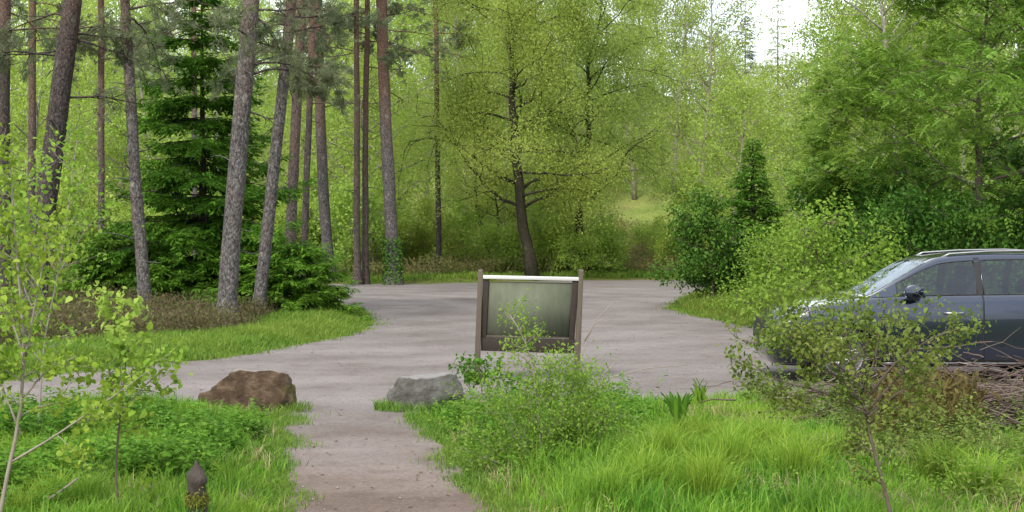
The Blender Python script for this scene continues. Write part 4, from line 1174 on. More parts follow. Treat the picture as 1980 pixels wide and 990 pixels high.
    n, m_ = L_.shape[:2]; F = grid_faces(n, m_); RA = .395
    keep = np.ones(len(F), bool); flat = L_.reshape(-1, 3)
    for u in (.90, 3.50):
        cen = flat[F].mean(1)
        keep &= ~((np.hypot(cen[:, 0] - u, cen[:, 2] - .345) < RA) & (np.abs(cen[:, 1]) > .50) & (F[:, 0] % m_ < 75))
    gone = np.zeros(n * m_, bool); gone[F[~keep].ravel()] = True
    stay = np.zeros(n * m_, bool); stay[F[keep].ravel()] = True
    rimv = gone & stay
    for half in (L_, R_):
        V = half.reshape(-1, 3)
        for u in (.90, 3.50):
            d = V[:, [0, 2]] - [u, .345]; q = np.linalg.norm(d, axis=1); sel = rimv & (np.abs(q - RA) < .06) & (np.abs(V[:, 1]) > .52)
            nd = d[sel] / q[sel][:, None] * RA
            V[sel, 0] = u + nd[:, 0]; V[sel, 2] = .345 + nd[:, 1]
    F = F[keep]
    mb.add(np.concatenate([L_.reshape(-1, 3), R_.reshape(-1, 3)]), np.vstack([F, F[:, ::-1] + n * m_]))
    bo = mk('body', mb, paint)
    for u in (.90, 3.50):
        for s in (-1, 1):
            an = np.linspace(-.15, math.pi + .15, 30); mb = MB()
            V = np.concatenate([np.stack([u + .40 * np.cos(an), np.full(30, s * y_), .345 + .40 * np.sin(an)], 1) for y_ in (.86, .52)] + [np.array([[u, s * .52, .345]])])
            mb.add2(V, [np.stack([np.arange(29), np.arange(1, 30), np.arange(31, 60), np.arange(30, 59)], 1), np.stack([np.arange(30, 59), np.arange(31, 60), np.full(29, 60)], 1)])
            mk('wheel_arch', mb, black)
    # cabin shell
    holes = [(1.56, 2.50, .10, 1.66), (2.585, 3.36, .10, 1.66), (3.43, 3.84, .10, 1.66), (1.22, 1.93, 2.22, 4.0), (3.99, 4.19, 2.25, 4.0)]
    aa = np.unique(np.round(np.concatenate([np.linspace(0, 9, 64)] + [cab.a_of(np.array(h[:2])) for h in holes]), 5))
    bb = np.unique(np.round(np.concatenate([np.linspace(0, 4, 26), [.10, 1.66, 2.22, 2.25]]), 5))
    L_ = cab.grid(aa, bb, -1); R_ = cab.grid(aa, bb, 1); n, m_ = L_.shape[:2]; mb = MB()
    am = (aa[:-1] + aa[1:])[:, None] / 2 + 0 * bb[None, :-1]; bm_ = (bb[:-1] + bb[1:])[None] / 2 + 0 * aa[:-1, None]
    um = np.interp(am, cab.aa, cab.uu); keep = np.ones(am.shape, bool)
    for u0, u1, b0, b1 in holes: keep &= ~((um > u0) & (um < u1) & (bm_ > b0) & (bm_ < b1))
    F = grid_faces(n, m_)[keep.ravel()]; mb.add(np.concatenate([L_.reshape(-1, 3), R_.reshape(-1, 3)]), np.vstack([F, F[:, ::-1] + n * m_]))
    mk('roof', mb, paint)
    lin = lambda a, b_, k=14: np.linspace(a, b_, k)
    # glass
    mb = MB()
    for s in (-1, 1): patch(mb, cab, lin(1.215, 1.935, 16), 2.21, 4.0, 12, s, .004, .005)
    mk('windscreen', mb, glass)
    mb = MB()
    for s in (-1, 1): patch(mb, cab, lin(3.985, 4.195, 8), 2.24, 4.0, 10, s, .004, .005)
    mk('rear_window', mb, glass)
    for s in (-1, 1):
        for (u0, u1, nm, ed) in ((1.56, 2.50, 'front', 0), (2.585, 3.36, 'rear', 0), (3.43, 3.84, 'quarter', 0)):
            mb = MB(); patch(mb, cab, lin(u0 - .004, u1 + .004, 18), .09, 1.67, 8, s, .006, .007)
            w = mk('side_window', mb, glass)
            mb2 = MB()
            a_ = catmull(cab.C, cab.a_of(lin(u0, u1, 18)))
            top = np.array([catmull(q, np.array([1.70]))[0] for q in a_]); bot = np.array([catmull(q, np.array([.07]))[0] for q in a_])
            loop = np.vstack([bot, top[::-1], bot[:1]]); loop[:, 1] = (loop[:, 1] + .004) * s
            tube(mb2, loop, .009, 5); link('window_seal', mb2.mesh('window_seal', smooth=True), black, w)
        mb = MB(); patch(mb, cab, lin(2.508, 2.578, 4), .05, 1.86, 6, s, .003); mk('door_pillar', mb, black)
        # doors stand a hair proud of the shell
        for (u0, u1, u2) in ((1.38, 2.545, 2.20), (2.565, 3.42, 3.28)):
            mb = MB(); patch(mb, body, lin(u0, u1, 26), 2.15, 4.93, 22, s, .005, .012,
                             b0f=(lambda u: 2.15) if u0 < 2 else (lambda u: 2.15 if u < 3.08 else 2.15 + (u - 3.08) * 3.6))
            d = mk('door', mb, paint)
            A_ = catmull(body.C, body.a_of(lin(u0 - .006, u1 + .006, 26))); lo_ = [2.13 if (u0 < 2 or u < 3.08) else 2.13 + (u - 3.08) * 3.6 for u in lin(u0 - .006, u1 + .006, 26)]
            pts_ = [catmull(A_[q], np.array([lo_[q]]))[0] for q in range(26)] + [catmull(A_[-1], np.array([x]))[0] for x in lin(lo_[-1], 4.94, 14)] + [catmull(A_[q], np.array([4.94]))[0] for q in range(25, -1, -1)] + [catmull(A_[0], np.array([x]))[0] for x in lin(4.94, lo_[0], 14)]
            pts_ = np.array(pts_); pts_[:, 1] = (pts_[:, 1] - .001) * s; sm_b = MB(); tube(sm_b, pts_, .007, 5)
            link('door_seal', sm_b.mesh('door_seal', smooth=True), black, d)
            mb = MB(); p = body.grid([float(body.a_of(u2))], [4.0], s)[0, 0]
            tube(mb, [p + [-.12, s * .0, -.035], p + [-.09, s * .045, -.03], p + [.09, s * .045, -.03], p + [.12, 0, -.035]], .015, 6)
            link('handle', mb.mesh('handle', smooth=True), silver, d)
        # mirror
        mb = MB(); a = np.linspace(0, math.pi, 9)
        c = np.array([1.70, s * 1.00, 1.095])
        for k_ in range(1):
            th = np.linspace(0, 2 * math.pi, 17)[:-1]; V = []; ks = np.linspace(-1, 1, 9)
            for q in ks:
                rr = math.sqrt(max(0.02, 1 - abs(q) ** 3))
                V.append(np.stack([c[0] + .11 * rr * np.cos(th) * (1.0), np.full(16, c[1] + .125 * q), c[2] + .095 * rr * np.sin(th)], 1))
            V = np.array(V); nn = len(ks)
            i_ = np.arange(nn - 1)[:, None] * 16; j_ = np.arange(16)[None]; k2 = (j_ + 1) % 16
            mb.add2(np.vstack([V.reshape(-1, 3)]), [np.stack([i_ + j_, i_ + k2, i_ + 16 + k2, i_ + 16 + j_], -1).reshape(-1, 4), np.array([list(range(16))]), np.array([list(range((nn - 1) * 16, nn * 16))])])
        mi = mk('wing_mirror', mb, paint)
        mb = MB(); tube(mb, [[1.68, s * .84, 1.0], [1.69, s * .93, 1.02], [1.70, s * .98, 1.05]], [.035, .03, .035], 8)
        link('mirror_arm', mb.mesh('mirror_arm', smooth=True), black, mi)
        mb = MB(); box(mb, [1.812, s * 1.0, 1.095], [.004, .19, .13]); link('mirror_glass', mb.mesh('mirror_glass'), glass, mi)
        # lamps, sill strip, arch trims
        mb = MB(); patch(mb, body, lin(.10, .52, 12), 4.25, 4.98, 8, s, .006, .012, b0f=lambda u: 4.2 + .35 * (u - .1), b1f=lambda u: 5.0 - .1 * u)
        h = mk('headlight', mb, lampm)
        mb = MB(); a_ = catmull(body.C, body.a_of(lin(.11, .50, 12)))
        P = np.array([catmull(q, np.array([4.28 + .5 * max(0, (k_ - 4) / 8) ** 1.5]))[0] for k_, q in enumerate(a_)]); P[:, 1] = (P[:, 1] + .012) * s
        tube(mb, P, .011, 6); link('light_strip', mb.mesh('light_strip', smooth=True), white, h)
        mb = MB(); patch(mb, body, lin(4.18, 4.40, 8), 3.9, 4.6, 6, s, .006); mk('tail_light', mb, red)
        mb = MB(); patch(mb, body, lin(1.34, 3.06, 20), 1.55, 2.12, 5, s, .008); mk('sill', mb, black)
        mb = MB(); a_ = catmull(body.C, body.a_of(lin(1.36, 3.04, 14)))
        P = np.array([catmull(q, np.array([1.9]))[0] for q in a_]); P[:, 1] = (P[:, 1] + .014) * s
        tube(mb, P, .007, 6); mk('sill_strip', mb, silver)
        mb = MB(); patch(mb, body, lin(.06, .42, 8), 2.3, 3.0, 5, s, .006); mk('bumper_intake', mb, black)
        for u in (.90, 3.50):
            mb = MB(); an = np.linspace(-.25, math.pi + .25, 28)
            P = np.stack([u + .405 * np.cos(an), np.full(28, 0.0), .345 + .405 * np.sin(an)], 1)
            for q in P:      # follow the flank outwards
                A = catmull(body.C, np.array([float(body.a_of(q[0]))]))[0]; bbs = np.linspace(1.5, 4.2, 60); pr = catmull(A, bbs)
                q[1] = s * (np.interp(q[2], pr[:, 2], pr[:, 1]) - .004)
            tube(mb, P, .02, 6); mk('arch_trim', mb, black)
            # wheel
            wt = MB(); ang = np.linspace(0, 2 * math.pi, 41)[:-1]
            pr = [(.235, .02), (.30, .0), (.335, .02), (.345, .06), (.345, .16), (.335, .20), (.30, .22), (.235, .20)]
            V = np.array([[[u + q * math.cos(x), s * (.905 - w_), .345 + q * math.sin(x)] for x in ang] for q, w_ in pr])
            k_ = len(pr); i_ = np.arange(k_)[:, None]; j_ = np.arange(40)[None]
            wt.add(V.reshape(-1, 3), np.stack([i_ * 40 + j_, i_ * 40 + (j_ + 1) % 40, ((i_ + 1) % k_) * 40 + (j_ + 1) % 40, ((i_ + 1) % k_) * 40 + j_], -1).reshape(-1, 4))
            wh = mk('wheel', wt, rubber)
            wr = MB()
            V = np.array([[[u + q * math.cos(x), s * (.90 - w_), .345 + q * math.sin(x)] for x in ang] for q, w_ in ((.24, .0), (.22, .015), (.21, .12), (.02, .13))])
            wr.add(V.reshape(-1, 3), np.concatenate([np.stack([q * 40 + np.arange(40), q * 40 + (np.arange(40) + 1) % 40, (q + 1) * 40 + (np.arange(40) + 1) % 40, (q + 1) * 40 + np.arange(40)], 1) for q in range(3)]))
            for q in range(5):
                x = q * 2 * math.pi / 5 + .3
                for dx in (-.13, .13):
                    tube(wr, [[u + .03 * math.cos(x), s * .885, .345 + .03 * math.sin(x)], [u + .22 * math.cos(x + dx), s * .885, .345 + .22 * math.sin(x + dx)]], [.022, .016], 6)
            tube(wr, [[u, s * .86, .345], [u, s * .892, .345]], [.05, .045], 14)
            link('rim', wr.mesh('rim'), silver, wh)
    mb = MB()
    for s in (-1, 1): patch(mb, body, lin(.054, .10, 8), 2.9, 5.0, 8, s, .008)
    mk('grille', mb, black)
    for s in (-1, 1):
        mb = MB()
        P = np.array([[u, s * .57, z] for u, z in ((2.15, 1.50), (2.25, 1.545), (2.7, 1.575), (3.3, 1.585), (3.8, 1.56), (3.9, 1.515))]); tube(mb, P, .013, 6)
        mk('roof_rail', mb, silver)
    mb = MB(); box(mb, [2.2, 0, .27], [3.4, 1.2, .18]); mk('underbody', mb, black, None, False)
    cloth = solid_mat('dark_seat_cloth', [(.025, .025, .028), (.045, .045, .05)], 40, rough=.9)
    def cushion(c, size, tilt=0):
        bm = bmesh.new(); bmesh.ops.create_cube(bm, size=1)
        bmesh.ops.subdivide_edges(bm, edges=bm.edges, cuts=3, use_grid_fill=True)
        V = np.array([v.co for v in bm.verts]); q = np.abs(V * 2)
        V = V / np.maximum(1, (q ** 6).sum(1, keepdims=True) ** (1 / 6))
        V = V * size; ct, st = math.cos(tilt), math.sin(tilt)
        V = np.column_stack([V[:, 0] * ct + V[:, 2] * st, V[:, 1], -V[:, 0] * st + V[:, 2] * ct]) + c
        for v, p in zip(bm.verts, V): v.co = p
        me = bpy.data.meshes.new('seat'); bm.to_mesh(me); bm.free(); me.polygons.foreach_set('use_smooth', np.ones(len(me.polygons), bool)); return me
    for u in (2.25, 3.15):
        for sy in (-.37, .37):
            se = link('seat', cushion((u, sy, .62), (.55, .50, .18)), cloth, t)
            link('backrest', cushion((u + .32, sy, .93), (.15, .48, .60), .28), cloth, se)
            link('headrest', cushion((u + .43, sy, 1.30), (.10, .26, .17), .2), cloth, se)
    mb = MB(); box(mb, [1.42, 0, .93], [.42, 1.36, .16]); o_ = mk('dashboard', mb, black, None, False); bevel(o_, .05, 4)
    an = np.linspace(0, 2 * math.pi, 25); mb = MB()
    tube(mb, np.stack([1.78 + .07 * np.sin(an), .37 + .18 * np.cos(an), .98 + .17 * np.sin(an)], 1), .014, 6); tube(mb, [[1.60, .37, .93], [1.78, .37, .98]], .025, 6)
    mk('steering_wheel', mb, black)
    return t
build_car()

# ------------------------------------------------------------------ information board seen from behind
def info_board():
    Yb = 17.6; cxp = 1024
    base = at(cxp, 735, Yb); base[2] = 0
    t = thing('information_board', 'weathered grey-green back of an information board on two timber posts', 'information board', (base[0], base[1], float(gh(base[0], base[1]))))
    k = F_PX / Yb
    P = lambda px, py, dy=0: at(px, py, Yb) + np.array([0, dy, 0])
    for (x0, x1) in ((929, 921), (1124, 1113)):
        a, b_ = P(x1, 760), P(x0, 524); mb = MB()
        # tapered square post, foot wider and leaning towards the viewer
        V = []
        for c, w, d, oy in ((a, .075, .10, -.04), (b_, .056, .08, .02)):
            for sx, sy in ((-1, -1), (1, -1), (1, 1), (-1, 1)): V.append(c + [sx * w / 2, oy + sy * d / 2, 0])
        V = np.array(V); V[4:, 2] += [0.0, 0.0, .02, .02]
        mb.add(V, [[0, 1, 5, 4], [1, 2, 6, 5], [2, 3, 7, 6], [3, 0, 4, 7], [4, 5, 6, 7], [3, 2, 1, 0]])
        bevel(part('post', mb, M['wood'], t))
    def quad_box(pts, thick, dy):
        V = np.array([P(x, y, dy) for x, y in pts] + [P(x, y, dy + thick) for x, y in pts]); mb = MB()
        mb.add(V, [[0, 1, 2, 3], [7, 6, 5, 4], [0, 4, 5, 1], [1, 5, 6, 2], [2, 6, 7, 3], [3, 7, 4, 0]]); return mb
    # pixel outlines are of the board's back at its own distance
    part('panel', quad_box([(944, 545), (1108, 547), (1103, 652), (937, 649)], .02, .015), M['panel'], t)
    bevel(part('top_cap', quad_box([(934, 532), (1119, 536), (1119, 543), (934, 539)], .07, -.03), M['alu'], t), .004)
    bevel(part('side_rail', quad_box([(934, 540), (946, 540), (940, 652), (929, 652)], .05, -.008), M['wood_dark'], t))
    bevel(part('side_rail', quad_box([(1107, 543), (1119, 543), (1111, 656), (1100, 656)], .05, -.008), M['wood_dark'], t))
    bevel(part('bottom_rail', quad_box([(930, 652), (1112, 656), (1110, 684), (930, 678)], .05, -.010), M['wood_dark'], t))
    part('ledge_strip', quad_box([(940, 648.5), (1102, 652), (1102, 654.5), (940, 651.5)], .03, -.012), M['wood'], t)
info_board()

# ------------------------------------------------------------------ boulders and the stump post
def boulder(name, label, c, size, seed, m, rz=0, cuts=((0, 0, 1, .75),)):
    bm = bmesh.new(); bmesh.ops.create_icosphere(bm, subdivisions=5, radius=1)
    r = np.random.default_rng(seed)
    V = np.array([v.co for v in bm.verts])
    for a, b_, c_, d in cuts:                                  # flat fracture faces
        n = nrm(np.array([a, b_, c_])); s = V @ n; ex = s > d
        V[ex] -= n * ((s[ex] - d) * .88)[:, None]
    from mathutils import noise as mn
    f = np.array([.34 * mn.fractal(Vector(v * 1.1 + seed), 1.0, 2.0, 2) + .10 * mn.fractal(Vector(v * 3.5 + seed), .8, 2.1, 4) + .035 * mn.ridged_multi_fractal(Vector(v * 5 + seed), .9, 2.2, 4, 1.0, 2.0) for v in V]) * .55
    V = V * (1 + f)[:, None] * np.asarray(size)
    for v, p in zip(bm.verts, V): v.co = p
    me = bpy.data.meshes.new(name); bm.to_mesh(me); bm.free()
    me.polygons.foreach_set('use_smooth', np.ones(len(me.polygons), bool))
    o = link(name, me, m); o.location = c; o.rotation_euler = (0, 0, rz)
    return tag(o, label, 'boulder')

def rock_mat(name, cols, moss, mossdir, pale):
    m, nt, out = nodes(name)
    b = nt.nodes.new('ShaderNodeBsdfPrincipled'); b.inputs['Roughness'].default_value = .9
    co = objco(nt)
    n = noise(nt, 6, 7, .7, co); r_ = ramp(nt, cols, [.3, .5, .7]); nt.links.new(n.outputs['Fac'], r_.inputs['Fac'])
    n2 = noise(nt, 4, 6, .7, co)
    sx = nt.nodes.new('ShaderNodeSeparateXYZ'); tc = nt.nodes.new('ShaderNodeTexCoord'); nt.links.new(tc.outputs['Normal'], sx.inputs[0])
    # light from above put into paler upward faces; moss grows on one end
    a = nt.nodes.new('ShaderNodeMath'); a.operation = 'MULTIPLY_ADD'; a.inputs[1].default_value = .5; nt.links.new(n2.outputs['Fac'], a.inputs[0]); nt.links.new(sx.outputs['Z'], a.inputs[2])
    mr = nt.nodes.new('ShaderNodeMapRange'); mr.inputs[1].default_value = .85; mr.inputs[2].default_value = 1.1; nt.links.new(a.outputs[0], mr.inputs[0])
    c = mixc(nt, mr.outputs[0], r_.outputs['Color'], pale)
    sp_ = nt.nodes.new('ShaderNodeSeparateXYZ'); nt.links.new(tc.outputs['Object'], sp_.inputs[0])
    a2 = nt.nodes.new('ShaderNodeMath'); a2.operation = 'MULTIPLY_ADD'; a2.inputs[1].default_value = .5; nt.links.new(n2.outputs['Fac'], a2.inputs[0]); nt.links.new(sp_.outputs[mossdir[0]], a2.inputs[2])
    mr2 = nt.nodes.new('ShaderNodeMapRange'); mr2.inputs[1].default_value = mossdir[1]; mr2.inputs[2].default_value = mossdir[1] + .08 * (1 if mossdir[2] > 0 else -1); nt.links.new(a2.outputs[0], mr2.inputs[0])
    c = mixc(nt, mr2.outputs[0], c, moss)
    nt.links.new(c, b.inputs['Base Color'])
    bp = nt.nodes.new('ShaderNodeBump'); bp.inputs['Strength'].default_value = 1; bp.inputs['Distance'].default_value = .07
    n3 = noise(nt, 13, 7, .75, co); nt.links.new(n3.outputs['Fac'], bp.inputs['Height']); nt.links.new(bp.outputs[0], b.inputs['Normal'])
    nt.links.new(b.outputs[0], out.inputs['Surface'])
    return m
p = at(474, 780, 14.7)
boulder('boulder', 'rusty brown boulder with a mossy end at the left corner of the path', (p[0] + .03, p[1], .13), (.46, .30, .37), 3,
        rock_mat('brown_rock', [(.028, .016, .008), (.085, .050, .026), (.20, .14, .09)], (.12, .11, .02), ('X', .66, 1), (.27, .235, .21)), .05,
        ((0, -1, .15, .62), (0, .1, 1, .66), (-.6, 0, .8, .7)))
p = at(825, 782, 14.9)
boulder('boulder', 'grey lichen-covered boulder half hidden by weeds at the right corner of the path', (p[0], p[1], .10), (.38, .27, .29), 21,
        rock_mat('grey_rock', [(.05, .048, .042), (.11, .107, .092), (.19, .186, .17)], (.05, .085, .02), ('Z', .2, -1), (.26, .257, .245)), .3,
        ((0, .1, 1, .72), (-.8, -.5, .2, .72)))

def stump_post():
    g = gp(381, 1055); z0 = float(gh(g[0], g[1])) - .02
    t = thing('wooden_post', 'short dark weathered timber post with a pointed mossy top in the grass', 'post', (g[0], g[1], z0))
    mb = MB(); r = np.random.default_rng(4)
    a = np.arange(10) * 2 * math.pi / 10 + r.normal(0, .12, 10)
    V = []
    prof = [(0, .060), (.12, .058), (.22, .054), (.30, .050), (.325, .060), (.355, .060), (.375, .046), (.41, .020), (.445, .004)]
    for z, q in prof:
        V.append(np.stack([q * np.cos(a) * (1 + r.normal(0, .09, 10)), q * np.sin(a) * (1 + r.normal(0, .09, 10)), z + r.normal(0, .009, 10) * (z > .1)], 1))
    n = len(prof); V = np.array(V).reshape(-1, 3); i_ = np.arange(n - 1)[:, None] * 10; j_ = np.arange(10)[None]; k_ = (j_ + 1) % 10
    mb.add2(V, [np.stack([i_ + j_, i_ + k_, i_ + 10 + k_, i_ + 10 + j_], -1).reshape(-1, 4), np.array([list(range((n - 1) * 10, n * 10))])])
    m = solid_mat('dark_rotten_timber', [(.02, .017, .014), (.06, .05, .042), (.13, .115, .10)], 9, (3, 3, 1), .9, .9, 20)
    link('shaft', mb.mesh('shaft'), m, t)
    ms = MB(); n = 700; az = r.uniform(0, 6.28, n); z = r.normal(.225, .022, n)
    rr = .056 + r.uniform(-.003, .006, n)
    leaves(ms, np.stack([rr * np.cos(az), rr * np.sin(az), z], 1), rdir(r, n, .2), np.stack([np.cos(az), np.sin(az), .5 + 0 * az], 1), .018, .012)
    mm = leaf_mat('moss', [(.06, .07, .014), (.10, .11, .02), (.16, .155, .03)], .2, 10, .8, .1)
    link('moss', ms.mesh('moss'), mm, t)
stump_post()

# ------------------------------------------------------------------ saplings and shrubs in the foreground
def sapling(name, label, cat, stems, Y, m_leaf, m_wood, seed, nleaf, ls, rad=.012, sub=5, spread=.03, subl=.35, t0=.25, wid=.62, leafy=None, group=None, grav=.01):
    """stems: lists of pixels in the plane at distance Y; side twigs fan out in depth"""
    r = np.random.default_rng(seed)
    wood, leaf = MB(), MB()
    b0 = at(*stems[0][0], Y); gz = float(gh(b0[0], b0[1])); base = np.array([b0[0], b0[1], gz])
    segs = []
    for si, st in enumerate(stems):
        P = np.array([at(px, py, Y) for px, py in st])
        if si == 0: P[0, 2] = min(P[0, 2], gz - .03)
        s = np.concatenate([[0], np.cumsum(np.linalg.norm(np.diff(P, axis=0), axis=1))]); ss = np.linspace(0, s[-1], 12)
        Q = np.stack([np.interp(ss, s, P[:, k]) for k in range(3)], 1); Q[1:-1] = .25 * Q[:-2] + .5 * Q[1:-1] + .25 * Q[2:]
        if si: Q[:, 1] += np.linspace(0, r.normal(0, .18), 12)
        else: Q[:, 1] += np.linspace(0, r.normal(0, .06), 12)
        r0 = rad * (1 if si == 0 else .6)
        tube(wood, Q, np.linspace(r0, r0 * .3, 12), 7)
        L = s[-1]; n = max(2, int(sub * L / .8))
        for q in range(n):
            t_ = t0 + (1 - t0) * (q + r.random()) / n
            p, d = along(Q, min(t_, .999))
            U = walk(r, p, d * .55 + perp(r, d) * .9 + np.array([0, 0, .15]), subl * r.uniform(.5, 1.2) * (1.2 - .5 * t_), 5, .16, grav)
            tube(wood, U, np.linspace(r0 * .35, r0 * .12, len(U)), 4, False); segs.append(U)
            for z in range(3):
                p2, d2 = along(U, r.uniform(.2, .95)); U2 = walk(r, p2, d2 * .6 + perp(r, d2) * .8, subl * .4, 3, .15, grav)
                tube(wood, U2, np.linspace(r0 * .16, r0 * .07, len(U2)), 3, False); segs.append(U2)
        segs.append(Q[int(12 * .7):])
    Ls = np.array([np.linalg.norm(q[-1] - q[0]) for q in segs]); idx = r.choice(len(segs), nleaf, p=Ls / Ls.sum())
    pos = np.array([along(segs[k], r.uniform(.15, .999))[0] for k in idx]) + r.normal(0, spread, (nleaf, 3))
    sz = ls * r.uniform(.55, 1.3, nleaf)
    leaves(leaf, pos, rdir(r, nleaf, -.1), rdir(r, nleaf, 1.0), sz, sz * wid, True)
    t = thing(name, label, cat, base, group)
    part('trunk', wood, m_wood, t, smooth=True); part('crown', leaf, m_leaf, t)
    return t

sapling('birch_sapling', 'small leafy sapling with one bent stem growing in front of the car', 'sapling',
        [[(1742, 1095), (1728, 1010), (1712, 940), (1692, 870), (1680, 800), (1668, 740), (1650, 680), (1640, 620)], [(1680, 800), (1640, 740), (1560, 690), (1480, 660)], [(1676, 770), (1720, 700), (1780, 650), (1830, 630)],
         [(1668, 740), (1610, 700), (1540, 640)], [(1680, 790), (1760, 720), (1810, 700)], [(1672, 760), (1700, 680), (1710, 620)], [(1676, 800), (1600, 760), (1510, 740), (1450, 700)], [(1678, 805), (1740, 760), (1790, 740)]],
        7.9, M['sapling'], M['bark_twig'], 201, 4300, .029, .014, 9, .03, .30, .3)
sapling('willow_sapling', 'slim light green sapling covering the bonnet of the car', 'sapling',
        [[(1590, 790), (1580, 700), (1570, 620), (1560, 560)], [(1588, 740), (1640, 660), (1680, 600)], [(1585, 720), (1520, 640), (1470, 590)], [(1582, 690), (1610, 620), (1640, 570)], [(1583, 700), (1540, 640), (1500, 560)]],
        16.0, M['shrub'], M['bark_twig'], 202, 1500, .055, .014, 9, .06, .5, .3)
sapling('hazel_sapling', 'leaning twiggy sapling with fresh lime leaves at the left edge', 'sapling',
        [[(-8, 1010), (15, 900), (38, 840), (44, 760), (52, 670), (40, 560), (30, 430), (22, 300)], [(16, 897), (110, 842), (180, 795), (245, 752), (305, 708)], [(46, 770), (75, 728), (140, 690)],
         [(50, 690), (70, 600), (90, 520), (105, 430)], [(40, 840), (10, 770), (-30, 700)], [(48, 700), (20, 640), (-10, 600)]],
        8.1, M['hazel'], M['bark_grey'], 203, 1900, .042, .013, 7, .035, .32, .32, .66)
sapling('hazel_sapling', 'thin upright sapling left of the timber post', 'sapling',
        [[(236, 1030), (222, 940), (224, 860), (232, 780), (238, 700), (246, 660)], [(232, 780), (216, 735), (206, 690)], [(231, 800), (270, 750), (305, 715)], [(228, 1000), (262, 965), (290, 950)]],
        8.6, M['hazel'], M['bark_twig'], 204, 330, .05, .010, 5, .03, .22, .45, .7)
sapling('whitebeam_sapling', 'young sapling with a bright tuft of broad leaves before the spruce', 'sapling',
        [[(240, 770), (232, 690), (222, 620), (214, 575)], [(226, 640), (200, 600), (180, 575)], [(224, 620), (240, 590), (252, 575)]],
        13.2, M['lime'], M['bark_twig'], 205, 190, .075, .008, 5, .05, .2, .55, .7)
sapling('hazel_sapling', 'tall light sapling with few leaves before the dark leaning pine', 'sapling',
        [[(70, 760), (85, 640), (110, 540), (128, 430), (140, 300), (146, 270)], [(92, 600), (70, 520), (80, 420), (86, 330)], [(112, 530), (150, 470), (190, 410)], [(86, 640), (40, 560), (15, 450), (10, 330)], [(78, 700), (30, 620), (-10, 560)]],
        11.5, M['hazel'], M['bark_grey'], 206, 1500, .042, .010, 8, .05, .38, .3, .66)
sapling('broom_shrub', 'twiggy pale green shrub in front of the information board', 'shrub',
        [[(1060, 950), (1045, 860), (1040, 780), (1030, 700), (1008, 640), (985, 608)], [(1062, 940), (1090, 840), (1085, 760), (1092, 690)], [(1060, 930), (1000, 850), (950, 800), (925, 770)], [(1062, 930), (1130, 840), (1190, 780)], [(1062, 930), (1150, 850), (1215, 800)], [(1060, 935), (1100, 830), (1150, 750), (1165, 720)], [(1060, 935), (960, 880), (900, 830)],
         [(1060, 930), (1020, 870), (985, 800), (970, 730)], [(1060, 930), (1110, 860), (1125, 790), (1130, 720)], [(1062, 930), (1070, 840), (1058, 760), (1062, 700)], [(1060, 935), (960, 890), (890, 860)], [(1062, 935), (1150, 890), (1210, 860)],
         [(1064, 930), (1100, 800), (1110, 710)], [(1061, 930), (1045, 830), (1005, 740)]],
        10.8, M['shrub'], M['bark_grey'], 207, 12500, .028, .010, 13, .045, .24, .05, .5)
# bare dead twigs rising right of the board
def dead_twigs():
    base = at(1120, 800, 14.2); base[2] = float(gh(base[0], base[1])); t = thing('dead_stem', 'bare dead stems arching beside the right post of the information board', 'dead stems', base)
    mb = MB()
    for st in ([(1120, 800), (1125, 690), (1150, 620), (1185, 585)], [(1130, 660), (1150, 625), (1178, 612)], [(1122, 800), (1180, 730), (1250, 712), (1330, 706)], [(1120, 800), (1150, 740), (1190, 700)]):
        P = np.array([at(x, y, 14.2) for x, y in st]); tube(mb, P, np.linspace(.008, .003, len(P)), 5)
    part('stems', mb, M['bark_grey'], t)
dead_twigs()

def dock(px, py, Y, n, L, label, seed, m=None, upright=.8, wid=.34, name='dock_plant', cat='plant', group=None):
    r = np.random.default_rng(seed); b_ = at(px, py, Y); g = np.array([b_[0], b_[1], float(gh(b_[0], b_[1]))])
    mb = MB()
    for k in range(n):
        az = k * 2.4 + r.normal(0, .3); d = nrm(np.array([math.cos(az), math.sin(az), upright * r.uniform(.7, 1.6)]))
        ln = L * r.uniform(.6, 1.15); sd = nrm(np.cross(d, [0, 0, 1.0]))
        f = np.linspace(0, 1, 8); C = g + r.normal(0, .03, 3) * [1, 1, 0] + d * (ln * f)[:, None] - np.array([0, 0, 1.0]) * (ln * .35 * f ** 2.2)[:, None]
        w = ln * wid * np.sin(math.pi * np.clip(f * .93 + .05, 0, 1)) ** .8
        V = np.stack([C - sd * w[:, None] * .5 + [0, 0, .012], C, C + sd * w[:, None] * .5 + [0, 0, .012]], 1).reshape(-1, 3)
        mb.add(V, grid_faces(8, 3))
    o = link(name, mb.mesh(name, g, True), m or M['herb']); o.location = g
    return tag(o, label, cat, group)
dock(1165, 800, 14.3, 16, .42, 'broad-leaved dock right of the twiggy shrub', 301)
dock(905, 805, 13.7, 16, .38, 'broad-leaved dock beside the grey boulder', 302)
dock(1010, 830, 13.0, 12, .30, 'smaller broad-leaved dock under the twiggy shrub', 306)
dock(1310, 850, 12.4, 44, .48, 'clump of upright sword-shaped iris leaves', 303, M['herb'], 3.2, .06, 'iris_clump')
dock(1352, 800, 13.9, 26, .40, 'bright upright iris shoots at the gravel edge', 304, M['grass'], 3.6, .07, 'iris_clump')
sapling('bramble_bush', 'small dark-leaved bush at the foot of the left board post', 'bush',
        [[(935, 800), (930, 740), (925, 700)], [(935, 800), (960, 730), (965, 700)], [(935, 800), (900, 740), (895, 700)], [(935, 800), (975, 760), (1000, 730)]],
        15.6, M['herb'], M['bark_twig'], 305, 420, .055, .008, 8, .03, .2, .4)

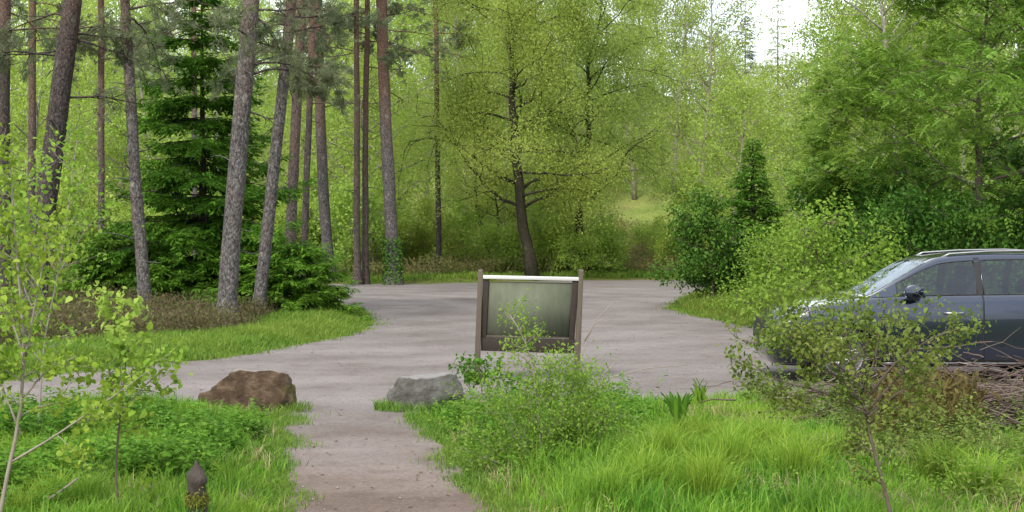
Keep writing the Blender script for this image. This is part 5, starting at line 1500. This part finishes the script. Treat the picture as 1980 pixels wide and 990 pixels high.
# tussocks of taller yellow-green grass
GT = 'yellow-green tussocks on the right bank'
def tussock(px, py, h, seed, n=380, m='grass'):
    r = np.random.default_rng(seed); g = gp(px, py); z = float(gh(g[0], g[1])); mb = MB()
    off = r.normal(0, .06, (n, 2)); xy = off
    blades(mb, np.column_stack([xy, np.zeros(n)]), h * r.uniform(.4, 1.1, n), off / .06 * .30 + r.normal(0, .35, (n, 2)), .007, r)
    o = link('grass_tussock', mb.mesh('grass_tussock'), M[m]); o.location = (g[0], g[1], z - .01); return o
M['tussock'] = leaf_mat('tussock_blades', [(.11, .22, .02), (.18, .31, .028), (.27, .37, .05)], .45, 2, .55, .2)
for q, (px, py, h) in enumerate([(1290, 940, .42), (1410, 955, .44), (1540, 970, .40), (1370, 1000, .42), (1250, 985, .4), (1480, 915, .38), (1180, 1000, .36), (1610, 940, .34), (1350, 900, .36), (1820, 960, .36), (1900, 985, .38)]):
    tag(tussock(px, py, h, 310 + q, m='tussock'), 'yellow-green grass tussock on the bank right of the twiggy shrub', 'grass tussock', GT)
for q, (px, py, h) in enumerate([(95, 1010, .30), (165, 1015, .3), (50, 985, .26), (30, 1040, .3)]):
    tag(tussock(px, py, h, 330 + q, m='tussock'), 'yellow-green grass tussock in the bottom left corner', 'grass tussock', 'tussocks in the bottom left corner')

# heap of cut brushwood, fallen sticks
def brush():
    r = np.random.default_rng(401); c = at(1900, 800, 12.9); base = np.array([c[0], c[1], float(gh(c[0], c[1]))])
    mb = MB()
    for k in range(1900):
        p = base + r.normal(0, 1, 3) * [.72, .30, 0] + [0, 0, abs(r.normal(0, .20)) + .02]
        az = r.normal(0, .6) + (math.pi if r.random() < .5 else 0)
        P = walk(r, p, (math.cos(az), math.sin(az) * .7, r.normal(.02, .22)), r.uniform(.15, .7), 4, .16, -.03)
        P[:, 2] = np.maximum(P[:, 2], base[2] + .01)
        q = r.gamma(2, .0016) + .0016
        tube(mb, P, np.linspace(q, q * .5, 5), 4, False)
    for st in ([(1865, 732), (1905, 750), (1940, 785), (1985, 800)], [(1855, 815), (1920, 800), (1990, 805)], [(1925, 745), (1960, 775), (1990, 800)], [(1730, 745), (1755, 775), (1775, 800)]):
        P = np.array([at(x, y, 12.5) for x, y in st]); tube(mb, P, np.linspace(.013, .007, len(P)), 6)
    o = link('brush_heap', mb.mesh('brush_heap', base), M['brush']); o.location = base
    tag(o, 'heap of cut brown twigs and brushwood between the car and the grass', 'brush heap')
brush()
def stick(st, Y, q, label, name='fallen_stick'):
    P = np.array([at(x, y, Y) for x, y in st]); mb = MB(); tube(mb, P, np.linspace(q, q * .6, len(P)), 7)
    o = link(name, mb.mesh(name, P[0], True), M['bark_grey']); o.location = P[0]; tag(o, label, 'stick')
stick([(1225, 885), (1245, 870), (1272, 855)], 11.6, .016, 'pale broken stick lying in the grass right of the twiggy shrub')
stick([(60, 985), (110, 955), (150, 925)], 8.7, .010, 'bare fallen stick in the grass at the lower left')
